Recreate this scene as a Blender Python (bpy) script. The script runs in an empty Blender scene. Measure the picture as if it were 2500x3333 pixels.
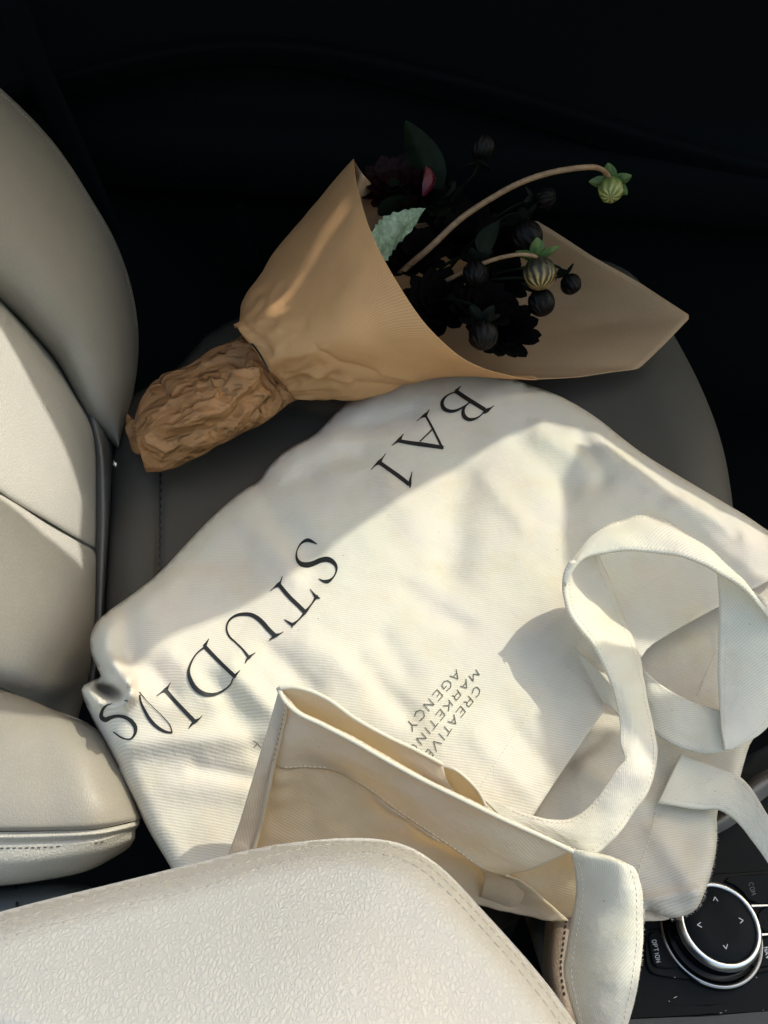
import bpy, bmesh, math, random
import numpy as np
from mathutils import Vector, Matrix, noise
from mathutils.geometry import delaunay_2d_cdt
random.seed(7); np.random.seed(7)
SC = bpy.context.scene
COL = SC.collection

# ------------------------------------------------------------------ camera
FPX = 2592.0; PHI = math.radians(42)
CAM = np.array([0, -.455, .505])
cam_d = bpy.data.cameras.new('camera'); cam = bpy.data.objects.new('camera', cam_d); COL.objects.link(cam)
cam.location = CAM; cam.rotation_euler = (PHI, 0, 0)
cam_d.sensor_fit = 'AUTO'; cam_d.sensor_width = 36; cam_d.lens = FPX/3333*36
cam_d.clip_start = .01; cam_d.clip_end = 200
SC.camera = cam
# ------------------------------------------------------------------ light
SUN = np.array([.60, .44, .85]); SUN = SUN/np.linalg.norm(SUN)
w = bpy.data.worlds.new('World'); SC.world = w; w.use_nodes = True
nt = w.node_tree; nt.nodes.clear()
sky = nt.nodes.new('ShaderNodeTexSky'); sky.sky_type = 'NISHITA'; sky.sun_disc = False
sky.sun_elevation = math.asin(SUN[2]); sky.sun_rotation = math.atan2(SUN[0], SUN[1])
sky.air_density = 2.0; sky.dust_density = 5.0; sky.ozone_density = .8
bg = nt.nodes.new('ShaderNodeBackground'); bg.inputs[1].default_value = .15
wo = nt.nodes.new('ShaderNodeOutputWorld')
nt.links.new(sky.outputs[0], bg.inputs[0]); nt.links.new(bg.outputs[0], wo.inputs[0])
sl = bpy.data.lights.new('sun', 'SUN'); sl.energy = 2.0; sl.angle = math.radians(.5); sl.color = (1, .972, .925)
so = bpy.data.objects.new('sun', sl); COL.objects.link(so)
so.rotation_euler = Vector(SUN).to_track_quat('Z', 'Y').to_euler()
SC.view_settings.view_transform = 'Standard'; SC.view_settings.look = 'None'
SC.view_settings.exposure = 1.1; SC.view_settings.gamma = 1

# ------------------------------------------------------------------ geometry helpers
_d = np.array([0, math.sin(PHI), -math.cos(PHI)]); _u = np.array([0, math.cos(PHI), math.sin(PHI)]); _x = np.array([1., 0, 0])
def ray(px, py): return _d + (px-1250)/FPX*_x - (py-1666.5)/FPX*_u
def U(px, py, z):
    "point of the place at height z that stands at this spot of the photograph"
    r = ray(px, py); return CAM + (z-CAM[2])/r[2]*r
def UA(P, z):
    r = _d[None] + ((P[:, 0]-1250)/FPX)[:, None]*_x[None] - ((P[:, 1]-1666.5)/FPX)[:, None]*_u[None]
    return CAM[None] + ((z-CAM[2])/r[:, 2])[:, None]*r
NB = np.array([math.cos(math.radians(20)), 0, math.sin(math.radians(20))])
def FB(px, py, o, x0=-.275):
    "point on the leaning backrest plane pushed out by o"
    r = ray(px, py); c = NB[0]*x0 + o
    return CAM + (c-NB@CAM)/(NB@r)*r
def FY(px, py, y):
    r = ray(px, py); return CAM + (y-CAM[1])/r[1]*r

def cr(P, n, lin=False, chord=True):
    P = np.asarray(P, float); m = len(P)
    if chord:
        s = np.r_[0, np.cumsum(np.linalg.norm(np.diff(P, axis=0), axis=1)+1e-6)]
    else: s = np.arange(m, dtype=float)
    s /= s[-1]; t = np.linspace(0, 1, n)
    if lin or m < 3:
        return np.stack([np.interp(t, s, P[:, k]) for k in range(P.shape[1])], 1)
    T = np.zeros_like(P)
    for i in range(m):
        if i == 0: T[i] = (P[1]-P[0])/(s[1]-s[0])
        elif i == m-1: T[i] = (P[-1]-P[-2])/(s[-1]-s[-2])
        else:
            a = (P[i]-P[i-1])/(s[i]-s[i-1]); b = (P[i+1]-P[i])/(s[i+1]-s[i])
            h0 = s[i]-s[i-1]; h1 = s[i+1]-s[i]; T[i] = (a*h1+b*h0)/(h0+h1)
    k = np.clip(np.searchsorted(s, t, side='right')-1, 0, m-2)
    h = (s[k+1]-s[k])[:, None]; q = ((t-s[k])/(s[k+1]-s[k]))[:, None]
    return ((2*q**3-3*q**2+1)*P[k] + (q**3-2*q**2+q)*h*T[k] + (-2*q**3+3*q**2)*P[k+1] + (q**3-q**2)*h*T[k+1])
def loft(rows, nu, nv, lin=False, linu=False):
    R = [cr(r, nv, lin) for r in rows]
    R = np.array(R)
    G = np.stack([cr(R[:, j], nu, linu, chord=False) for j in range(nv)], 1)
    return G           # nu x nv x 3
def gnormals(G):
    a = np.gradient(G, axis=0); b = np.gradient(G, axis=1); n = np.cross(a, b)
    n /= (np.linalg.norm(n, axis=2, keepdims=True)+1e-12); return n
def nz(p, s, seed=0.0): return noise.noise(Vector((p[0]*s+seed, p[1]*s-seed*.7, p[2]*s+seed*1.3)))
def ridged(p, s, seed=0, octv=3):
    v = 0; a = 1.; tot = 0
    for k in range(octv):
        v += a*(1-abs(2*nz(p, s*(2.0**k), seed+k*9.1))); tot += a; a *= .55
    return v/tot-.5
def displace(G, fn, toward=None):
    N = gnormals(G)
    if toward is not None:
        c = np.mean(N.reshape(-1, 3), axis=0)
        if c@toward < 0: N = -N
    H = G.copy()
    for i in range(G.shape[0]):
        for j in range(G.shape[1]): H[i, j] += N[i, j]*fn(G[i, j], i/(G.shape[0]-1), j/(G.shape[1]-1))
    return H

def link(name, me, mat=None, parent=None, smooth=True):
    o = bpy.data.objects.new(name, me); COL.objects.link(o)
    if mat is not None and not me.materials: me.materials.append(mat)
    if smooth and len(me.polygons): me.polygons.foreach_set('use_smooth', [True]*len(me.polygons))
    if parent is not None: o.parent = parent
    return o
def mesh_py(name, V, F, UVs=None):
    me = bpy.data.meshes.new(name); me.from_pydata([tuple(map(float, v)) for v in V], [], [tuple(f) for f in F]); me.update()
    if UVs is not None:
        uv = me.uv_layers.new(name='UVMap')
        idx = np.zeros(len(me.loops), dtype=np.int32); me.loops.foreach_get('vertex_index', idx)
        uv.data.foreach_set('uv', np.asarray(UVs, np.float32)[idx].ravel())
    return me
def grid_obj(name, G, mat, parent=None, thick=0, closed=False, flip=False, smooth=True, off=-1):
    nu, nv = G.shape[:2]
    du = np.r_[0, np.cumsum(np.mean(np.linalg.norm(np.diff(G, axis=0), axis=2), axis=1))]
    dv = np.r_[0, np.cumsum(np.mean(np.linalg.norm(np.diff(G, axis=1), axis=2), axis=0))]
    UVs = np.stack(np.meshgrid(dv, du), -1).reshape(-1, 2)
    F = []
    for i in range(nu - (0 if closed else 1)):
        for j in range(nv-1):
            a, b = i*nv+j, i*nv+j+1; c, e = ((i+1) % nu)*nv+j+1, ((i+1) % nu)*nv+j
            F.append((a, e, c, b) if flip else (a, b, c, e))
    o = link(name, mesh_py(name, G.reshape(-1, 3), F, UVs), mat, parent, smooth)
    if thick:
        m = o.modifiers.new('thickness', 'SOLIDIFY'); m.thickness = thick; m.offset = off
    return o
def face_cam(o):
    "wind the faces so that normals look at the camera side"
    me = o.data; s = 0
    for p in list(me.polygons)[::7]: s += p.normal.dot(Vector(CAM)-p.center)*p.area
    if s < 0: me.flip_normals()
    return o

def seg_dist(P, L):
    "distance of points P (n,2) to polyline L"
    L = np.asarray(L, float); best = np.full(len(P), 1e9)
    for a, b in zip(L[:-1], L[1:]):
        ab = b-a; t = np.clip(((P-a)@ab)/(ab@ab+1e-9), 0, 1)
        best = np.minimum(best, np.linalg.norm(P-(a+t[:, None]*ab), axis=1))
    return best
class RBF:
    def __init__(s, pts):
        A = np.array(pts, float); s.X = A[:, :2]/1000; n = len(A)
        K = s.k(np.linalg.norm(s.X[:, None]-s.X[None], axis=2)) + np.eye(n)*1e-4
        Q = np.c_[np.ones(n), s.X]; M = np.block([[K, Q], [Q.T, np.zeros((3, 3))]])
        s.w = np.linalg.solve(M, np.r_[A[:, 2], 0, 0, 0])
    def k(s, r): return np.where(r > 0, r*r*np.log(r+1e-12), 0)
    def __call__(s, P):
        Y = P/1000; return s.k(np.linalg.norm(Y[:, None]-s.X[None], axis=2))@s.w[:-3] + np.c_[np.ones(len(P)), Y]@s.w[-3:]
def inside(P, poly):
    poly = np.asarray(poly); x, y = P[:, 0], P[:, 1]; c = np.zeros(len(P), bool); j = len(poly)-1
    for i in range(len(poly)):
        xi, yi = poly[i]; xj, yj = poly[j]
        with np.errstate(divide='ignore', invalid='ignore'):
            m = ((yi > y) != (yj > y)) & (x < (xj-xi)*(y-yi)/(yj-yi+1e-12)+xi)
        c ^= m; j = i
    return c
def resamp(poly, step, closed=True):
    P = np.asarray(poly, float)
    if closed: P = np.vstack([P, P[:1]])
    L = np.linalg.norm(np.diff(P, axis=0), axis=1).sum(); n = max(4, int(L/step))
    Q = cr(P, n+1, True); return Q[:-1] if closed else Q
def smooth_poly(P, k=1, closed=True):
    "round a traced outline by Chaikin corner cutting"
    P = np.asarray(P, float)
    for _ in range(k):
        A = P; B = np.roll(P, -1, axis=0)
        P = np.stack([A*.75+B*.25, A*.25+B*.75], 1).reshape(-1, 2)
    return P
def patch(name, poly, zf, mat, parent=None, step=14, bstep=10, skirt=None, chaikin=1, thick=0, jitter=True):
    "closed outline filled with a fine sheet whose height is zf(P)"
    B = resamp(smooth_poly(poly, chaikin), bstep)
    lo, hi = B.min(0), B.max(0)
    gx, gy = np.meshgrid(np.arange(lo[0], hi[0], step), np.arange(lo[1], hi[1], step*.9))
    gx = gx + (np.arange(gx.shape[0]) % 2)[:, None]*step*.5
    P = np.stack([gx.ravel(), gy.ravel()], 1); P = P[inside(P, B)]
    P = P[seg_dist(P, np.vstack([B, B[:1]])) > bstep*.55]
    A = np.vstack([B, P]); n = len(B)
    r = delaunay_2d_cdt([Vector(a) for a in A], [(i, (i+1) % n) for i in range(n)], [], 1, 1e-4)
    V2 = np.array([tuple(v) for v in r[0]]); F = [tuple(f) for f in r[2]]
    z = zf(V2); V = UA(V2, z); UVs = V[:, :2].copy()
    if skirt is not None:
        # walk down from the outline: boundary verts are the first n
        base = len(V); nb = n; Bv = V[:nb].copy()
        W = Bv.copy(); W[:, 2] += skirt
        c = V[:nb].mean(0); W[:, :2] += (c[:2]-W[:, :2])*0.01
        V = np.vstack([V, W]); UVs = np.vstack([UVs, UVs[:nb]+.02])
        for i in range(nb): j = (i+1) % nb; F.append((i, j, base+j, base+i))
    o = link(name, mesh_py(name, V, F, UVs), mat, parent)
    face_cam(o)
    if thick:
        m = o.modifiers.new('thickness', 'SOLIDIFY'); m.thickness = thick; m.offset = -1
    return o
def tube(name, P, rad, mat, parent=None, seg=10, caps=True):
    P = np.asarray(P, float); n = len(P); rad = np.broadcast_to(rad, (n,)) if np.ndim(rad) == 0 else np.asarray(rad)
    T = np.gradient(P, axis=0); T /= np.linalg.norm(T, axis=1)[:, None]+1e-12
    ref = np.array([0, 0, 1.]) if abs(T[0][2]) < .9 else np.array([1., 0, 0])
    V = []; F = []; a = np.cross(T[0], ref); a /= np.linalg.norm(a)
    for i in range(n):
        a = a-T[i]*(a@T[i]); a /= np.linalg.norm(a); b = np.cross(T[i], a)
        for k in range(seg):
            th = 2*math.pi*k/seg; V.append(P[i]+rad[i]*(math.cos(th)*a+math.sin(th)*b))
    for i in range(n-1):
        for k in range(seg):
            F.append((i*seg+k, i*seg+(k+1) % seg, (i+1)*seg+(k+1) % seg, (i+1)*seg+k))
    if caps: F.append(tuple(range(seg))[::-1]); F.append(tuple((n-1)*seg+k for k in range(seg)))
    return link(name, mesh_py(name, V, F), mat, parent)
def stitches(name, P, pitch, mat, parent, length=.62, r=.00032, up=(0, -.3, 1)):
    "a row of short threads along the 3-D line P"
    P = np.asarray(P, float); L = np.linalg.norm(np.diff(P, axis=0), axis=1).sum(); n = max(2, int(L/pitch))
    Q = cr(P, n*2+1, True); V = []; F = []; up = np.array(up, float)
    for k in range(n):
        a = Q[2*k]; b = Q[2*k+1]; c = (a+b)/2; t = Q[2*k+1]-Q[2*k]; l = np.linalg.norm(t)
        if l < 1e-7: continue
        t /= l; s = np.cross(t, up); s /= np.linalg.norm(s)+1e-9; q = np.cross(s, t); h = pitch*length/2
        i = len(V)
        for e, k2 in ((-h, .35), (-h*.6, 1), (h*.6, 1), (h, .35)):
            for th in (0, 1.571, 3.1416, 4.712): V.append(c+t*e+r*k2*(math.cos(th)*s+math.sin(th)*q))
        for m in range(3):
            for z in range(4): F.append((i+m*4+z, i+m*4+(z+1) % 4, i+(m+1)*4+(z+1) % 4, i+(m+1)*4+z))
        F.append((i+3, i+2, i+1, i)); F.append((i+12, i+13, i+14, i+15))
    o = link(name, mesh_py(name, V, F), mat, parent); o['kind'] = 'stuff'; return o
def box(name, c, s, mat, parent=None, bev=.002, rot=(0, 0, 0)):
    bm = bmesh.new(); bmesh.ops.create_cube(bm, size=1)
    bmesh.ops.scale(bm, vec=s, verts=bm.verts)
    if bev: bmesh.ops.bevel(bm, geom=bm.edges[:], offset=bev, segments=3, affect='EDGES', profile=.5)
    me = bpy.data.meshes.new(name); bm.to_mesh(me); bm.free()
    o = link(name, me, mat, parent); o.location = c; o.rotation_euler = rot
    return o
def thing(name, label, cat, loc, group=None):
    o = bpy.data.objects.new(name, None); COL.objects.link(o); o.empty_display_size = .02
    o['label'] = label; o['category'] = cat
    if group: o['group'] = group
    o['_loc'] = 0; del o['_loc']
    BASES.append((o, loc)); return o
BASES = []
def settle():
    "bring every empty to its thing's base without moving the parts"
    for o, loc in BASES:
        v = Vector([float(a) for a in loc]); o.location = v
        for c in o.children: c.location = Vector(c.location)-v
def tag(o, label, cat, group=None):
    o['label'] = label; o['category'] = cat
    if group: o['group'] = group
    return o
def structure(o): o['kind'] = 'structure'; return o

# ------------------------------------------------------------------ materials
def newmat(name):
    m = bpy.data.materials.new(name); m.use_nodes = True; n = m.node_tree.nodes; b = n['Principled BSDF']; return m, n, m.node_tree.links, b
def setp(b, **k):
    for a, v in k.items():
        b.inputs[a.replace('_', ' ')].default_value = v
def plain(name, col, rough=.6, metal=0, spec=.5, bump=0, bscale=800, coat=0):
    m, n, l, b = newmat(name); b.inputs['Base Color'].default_value = (*col, 1); b.inputs['Roughness'].default_value = rough
    b.inputs['Metallic'].default_value = metal; b.inputs['Specular IOR Level'].default_value = spec
    b.inputs['Coat Weight'].default_value = coat
    if bump:
        tc = n.new('ShaderNodeTexCoord'); t = n.new('ShaderNodeTexNoise'); t.inputs['Scale'].default_value = bscale; t.inputs['Detail'].default_value = 3
        l.new(tc.outputs['Object'], t.inputs['Vector']); bp = n.new('ShaderNodeBump'); bp.inputs['Strength'].default_value = bump; bp.inputs['Distance'].default_value = .001
        l.new(t.outputs['Fac'], bp.inputs['Height']); l.new(bp.outputs[0], b.inputs['Normal'])
    return m
def mathn(n, l, op, a, b=None):
    x = n.new('ShaderNodeMath'); x.operation = op
    for i, v in enumerate((a, b)):
        if v is None: continue
        if isinstance(v, (int, float)): x.inputs[i].default_value = v
        else: l.new(v, x.inputs[i])
    return x.outputs[0]
def leather(name, col, cell=280, bump=.5, dist=.0011, rough=.5, spec=.45, coat=0.0):
    m, n, l, b = newmat(name)
    tc = n.new('ShaderNodeTexCoord')
    mp = n.new('ShaderNodeMapping'); mp.inputs['Scale'].default_value = (1, .72, 1); mp.inputs['Rotation'].default_value = (0, 0, .6); l.new(tc.outputs['Object'], mp.inputs[0])
    def warp(src, sc, amt, det):
        ns = n.new('ShaderNodeTexNoise'); ns.inputs['Scale'].default_value = sc; ns.inputs['Detail'].default_value = det; l.new(tc.outputs['Object'], ns.inputs['Vector'])
        sb = n.new('ShaderNodeVectorMath'); sb.operation = 'SUBTRACT'; l.new(ns.outputs['Color'], sb.inputs[0]); sb.inputs[1].default_value = (.5, .5, .5)
        sk = n.new('ShaderNodeVectorMath'); sk.operation = 'SCALE'; l.new(sb.outputs[0], sk.inputs[0]); sk.inputs['Scale'].default_value = amt
        ad = n.new('ShaderNodeVectorMath'); ad.operation = 'ADD'; l.new(src, ad.inputs[0]); l.new(sk.outputs[0], ad.inputs[1]); return ad.outputs[0]
    wv_ = warp(warp(mp.outputs[0], cell*.45, 1.5/cell, 2), cell*1.4, .45/cell, 2)
    def cells(sc, wd):
        vo = n.new('ShaderNodeTexVoronoi'); vo.feature = 'DISTANCE_TO_EDGE'; vo.inputs['Scale'].default_value = sc; l.new(wv_, vo.inputs['Vector'])
        rp = n.new('ShaderNodeMapRange'); rp.interpolation_type = 'SMOOTHERSTEP'; rp.inputs['From Max'].default_value = wd; l.new(vo.outputs['Distance'], rp.inputs[0]); return rp
    rp = cells(cell, .30); rp2 = cells(cell*2.1, .5)
    rpm = mathn(n, l, 'ADD', mathn(n, l, 'MULTIPLY', rp.outputs[0], .85), mathn(n, l, 'MULTIPLY', rp2.outputs[0], .14))
    fn = n.new('ShaderNodeTexNoise'); fn.inputs['Scale'].default_value = cell*5; fn.inputs['Detail'].default_value = 2; l.new(tc.outputs['Object'], fn.inputs['Vector'])
    lg = n.new('ShaderNodeTexNoise'); lg.inputs['Scale'].default_value = 28; lg.inputs['Detail'].default_value = 3; l.new(tc.outputs['Object'], lg.inputs['Vector'])
    # creases deeper in some places than in others
    dep = mathn(n, l, 'MULTIPLY', rpm, mathn(n, l, 'ADD', lg.outputs['Fac'], .35))
    h = mathn(n, l, 'ADD', dep, mathn(n, l, 'MULTIPLY', fn.outputs['Fac'], .18))
    bp = n.new('ShaderNodeBump'); bp.inputs['Strength'].default_value = bump; bp.inputs['Distance'].default_value = dist
    l.new(h, bp.inputs['Height']); l.new(bp.outputs[0], b.inputs['Normal'])
    cm = n.new('ShaderNodeMixRGB'); cm.inputs[1].default_value = (*[c*.93 for c in col], 1); cm.inputs[2].default_value = (*col, 1)
    l.new(rp.outputs[0], cm.inputs[0])
    cv = n.new('ShaderNodeMixRGB'); cv.blend_type = 'MULTIPLY'; cv.inputs[0].default_value = .12
    l.new(cm.outputs[0], cv.inputs[1]); l.new(lg.outputs['Fac'], cv.inputs[2]); l.new(cv.outputs[0], b.inputs['Base Color'])
    b.inputs['Roughness'].default_value = rough; b.inputs['Specular IOR Level'].default_value = spec; b.inputs['Coat Weight'].default_value = coat
    b.inputs['Coat Roughness'].default_value = .35
    return m
def cloth(name, col, ang=0, period=.0016, trans=.22, bump=.34, specks=True, dist=.00045):
    m, n, l, b = newmat(name)
    tc = n.new('ShaderNodeTexCoord'); mp = n.new('ShaderNodeMapping'); mp.inputs['Rotation'].default_value = (0, 0, math.radians(ang)); l.new(tc.outputs['UV'], mp.inputs[0])
    wv = n.new('ShaderNodeTexWave'); wv.wave_type = 'BANDS'; wv.bands_direction = 'Y'; wv.wave_profile = 'SIN'
    wv.inputs['Scale'].default_value = 2*math.pi/(20*period); wv.inputs['Distortion'].default_value = 1.1; wv.inputs['Detail'].default_value = 2
    wv.inputs['Detail Scale'].default_value = 1.5
    l.new(mp.outputs[0], wv.inputs['Vector'])
    fn = n.new('ShaderNodeTexNoise'); fn.inputs['Scale'].default_value = 1100; fn.inputs['Detail'].default_value = 3; l.new(tc.outputs['UV'], fn.inputs['Vector'])
    md = n.new('ShaderNodeTexNoise'); md.inputs['Scale'].default_value = 55; md.inputs['Detail'].default_value = 4; md.inputs['Roughness'].default_value = .6; l.new(tc.outputs['UV'], md.inputs['Vector'])
    lo = n.new('ShaderNodeTexNoise'); lo.inputs['Scale'].default_value = 18; lo.inputs['Detail'].default_value = 3; l.new(tc.outputs['UV'], lo.inputs['Vector'])
    h = mathn(n, l, 'ADD', mathn(n, l, 'MULTIPLY', wv.outputs['Fac'], mathn(n, l, 'ADD', lo.outputs['Fac'], .1)), mathn(n, l, 'MULTIPLY', fn.outputs['Fac'], .9))
    bp = n.new('ShaderNodeBump'); bp.inputs['Strength'].default_value = bump; bp.inputs['Distance'].default_value = dist
    l.new(h, bp.inputs['Height'])
    bp2 = n.new('ShaderNodeBump'); bp2.inputs['Strength'].default_value = .35; bp2.inputs['Distance'].default_value = .004
    l.new(md.outputs['Fac'], bp2.inputs['Height']); l.new(bp.outputs[0], bp2.inputs['Normal']); l.new(bp2.outputs[0], b.inputs['Normal'])
    cm = n.new('ShaderNodeMixRGB'); cm.inputs[1].default_value = (*[c*k for c, k in zip(col, (.89, .87, .83))], 1); cm.inputs[2].default_value = (*[min(1, c*1.05) for c in col], 1)
    l.new(wv.outputs['Fac'], cm.inputs[0]); last = cm.outputs[0]
    tv = n.new('ShaderNodeMixRGB'); tv.blend_type = 'MULTIPLY'; tv.inputs[0].default_value = .10; l.new(last, tv.inputs[1]); l.new(lo.outputs['Color'], tv.inputs[2]); last = tv.outputs[0]
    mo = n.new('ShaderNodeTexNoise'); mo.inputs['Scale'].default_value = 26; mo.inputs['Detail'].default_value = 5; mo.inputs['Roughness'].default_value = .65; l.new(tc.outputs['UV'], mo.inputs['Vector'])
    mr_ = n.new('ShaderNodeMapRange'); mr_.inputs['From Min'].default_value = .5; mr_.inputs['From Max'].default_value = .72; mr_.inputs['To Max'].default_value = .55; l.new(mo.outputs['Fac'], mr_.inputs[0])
    wm = n.new('ShaderNodeMixRGB'); wm.blend_type = 'MULTIPLY'; wm.inputs[2].default_value = (.93, .85, .72, 1); l.new(mr_.outputs[0], wm.inputs[0]); l.new(last, wm.inputs[1]); last = wm.outputs[0]  # warm mottle: brownish tone of shaded folds put into the cloth colour
    if specks:
        vo = n.new('ShaderNodeTexVoronoi'); vo.inputs['Scale'].default_value = 70; vo.inputs['Randomness'].default_value = 1; l.new(tc.outputs['UV'], vo.inputs['Vector'])
        th = mathn(n, l, 'LESS_THAN', vo.outputs['Distance'], .028)
        sel = n.new('ShaderNodeSeparateColor'); l.new(vo.outputs['Color'], sel.inputs[0])
        th2 = mathn(n, l, 'MULTIPLY', th, mathn(n, l, 'GREATER_THAN', sel.outputs[0], .72))
        sm = n.new('ShaderNodeMixRGB'); l.new(th2, sm.inputs[0]); l.new(last, sm.inputs[1]); sm.inputs[2].default_value = (.16, .09, .04, 1); last = sm.outputs[0]
    l.new(last, b.inputs['Base Color']); b.inputs['Roughness'].default_value = .92; b.inputs['Specular IOR Level'].default_value = .15
    b.inputs['Sheen Weight'].default_value = .12
    if trans:
        tr = n.new('ShaderNodeBsdfTranslucent'); tr.inputs[0].default_value = (.84, .66, .37, 1)
        ms = n.new('ShaderNodeMixShader'); ms.inputs[0].default_value = trans; out = n['Material Output']
        l.new(b.outputs[0], ms.inputs[1]); l.new(tr.outputs[0], ms.inputs[2]); l.new(ms.outputs[0], out.inputs[0])
    return m
def kraft(name, col, ang=0, ribs=.35, trans=.2, period=.0019, crease=0):
    m, n, l, b = newmat(name)
    tc = n.new('ShaderNodeTexCoord'); mp = n.new('ShaderNodeMapping'); mp.inputs['Rotation'].default_value = (0, 0, math.radians(ang)); l.new(tc.outputs['UV'], mp.inputs[0])
    wv = n.new('ShaderNodeTexWave'); wv.wave_type = 'BANDS'; wv.bands_direction = 'Y'; wv.inputs['Scale'].default_value = 2*math.pi/(20*period)
    wv.inputs['Distortion'].default_value = .8; wv.inputs['Detail Scale'].default_value = 2; l.new(mp.outputs[0], wv.inputs['Vector'])
    fb = n.new('ShaderNodeTexNoise'); fb.inputs['Scale'].default_value = 500; fb.inputs['Detail'].default_value = 4; l.new(tc.outputs['UV'], fb.inputs['Vector'])
    lo = n.new('ShaderNodeTexNoise'); lo.inputs['Scale'].default_value = 30; lo.inputs['Detail'].default_value = 4; l.new(tc.outputs['UV'], lo.inputs['Vector'])
    c1 = n.new('ShaderNodeMixRGB'); c1.inputs[1].default_value = (*[c*.72 for c in col], 1); c1.inputs[2].default_value = (*[c*1.12 for c in col], 1)
    f = mathn(n, l, 'ADD', mathn(n, l, 'MULTIPLY', wv.outputs['Fac'], ribs), mathn(n, l, 'MULTIPLY', fb.outputs['Fac'], 1-ribs)); l.new(f, c1.inputs[0])
    c2 = n.new('ShaderNodeMixRGB'); c2.blend_type = 'MULTIPLY'; c2.inputs[0].default_value = .25; l.new(c1.outputs[0], c2.inputs[1]); l.new(lo.outputs['Fac'], c2.inputs[2])
    l.new(c2.outputs[0], b.inputs['Base Color']); b.inputs['Roughness'].default_value = .62; b.inputs['Specular IOR Level'].default_value = .3
    bp = n.new('ShaderNodeBump'); bp.inputs['Strength'].default_value = .35; bp.inputs['Distance'].default_value = .0004
    l.new(f, bp.inputs['Height']); l.new(bp.outputs[0], b.inputs['Normal'])
    if crease:
        cm_ = n.new('ShaderNodeMapping'); cm_.inputs['Rotation'].default_value = (0, 0, -.55); cm_.inputs['Scale'].default_value = (.6, 1.25, 1); l.new(tc.outputs['Object'], cm_.inputs[0])
        nw = n.new('ShaderNodeTexNoise'); nw.inputs['Scale'].default_value = 45; nw.inputs['Detail'].default_value = 2; l.new(tc.outputs['Object'], nw.inputs['Vector'])
        ad = n.new('ShaderNodeMixRGB'); ad.blend_type = 'LINEAR_LIGHT'; ad.inputs[0].default_value = .009; l.new(cm_.outputs[0], ad.inputs[1]); l.new(nw.outputs['Color'], ad.inputs[2])
        prev = bp.outputs[0]
        for sc_, di, st in ((38, .011, 1.0), (85, .0042, 1.0), (200, .0009, .6)):
            vo = n.new('ShaderNodeTexVoronoi'); vo.inputs['Scale'].default_value = sc_; l.new(ad.outputs[0], vo.inputs['Vector'])
            b3 = n.new('ShaderNodeBump'); b3.inputs['Strength'].default_value = st*crease; b3.inputs['Distance'].default_value = di; l.new(vo.outputs['Distance'], b3.inputs['Height']); l.new(prev, b3.inputs['Normal']); prev = b3.outputs[0]
        l.new(prev, b.inputs['Normal'])
    tr = n.new('ShaderNodeBsdfTranslucent'); tr.inputs[0].default_value = (col[0]*1.5, col[1]*1.2, col[2]*.8, 1)
    ms = n.new('ShaderNodeMixShader'); ms.inputs[0].default_value = trans
    l.new(b.outputs[0], ms.inputs[1]); l.new(tr.outputs[0], ms.inputs[2]); l.new(ms.outputs[0], n['Material Output'].inputs[0])
    return m
def plantmat(name, c1, c2, scale=60, rough=.5, veins=False):
    m, n, l, b = newmat(name); b.inputs['Specular IOR Level'].default_value = .08 if max(c2) < .03 else .4
    tc = n.new('ShaderNodeTexCoord'); t = n.new('ShaderNodeTexNoise'); t.inputs['Scale'].default_value = scale; t.inputs['Detail'].default_value = 4; l.new(tc.outputs['Object'], t.inputs['Vector'])
    r = n.new('ShaderNodeValToRGB'); r.color_ramp.elements[0].color = (*c1, 1); r.color_ramp.elements[1].color = (*c2, 1); r.color_ramp.elements[0].position = .35; r.color_ramp.elements[1].position = .65
    l.new(t.outputs['Fac'], r.inputs[0]); l.new(r.outputs[0], b.inputs['Base Color']); b.inputs['Roughness'].default_value = rough
    if veins:
        vo = n.new('ShaderNodeTexVoronoi'); vo.feature = 'DISTANCE_TO_EDGE'; vo.inputs['Scale'].default_value = 170; l.new(tc.outputs['Object'], vo.inputs['Vector'])
        rp = n.new('ShaderNodeValToRGB'); rp.color_ramp.elements[1].position = .25; l.new(vo.outputs['Distance'], rp.inputs[0])
        bp = n.new('ShaderNodeBump'); bp.inputs['Strength'].default_value = .5; bp.inputs['Distance'].default_value = .0008; l.new(rp.outputs[0], bp.inputs['Height']); l.new(bp.outputs[0], b.inputs['Normal'])
        mm = n.new('ShaderNodeMixRGB'); mm.blend_type = 'MULTIPLY'; mm.inputs[0].default_value = .22; l.new(r.outputs[0], mm.inputs[1]); l.new(rp.outputs[0], mm.inputs[2]); l.new(mm.outputs[0], b.inputs['Base Color'])
    return m
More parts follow.
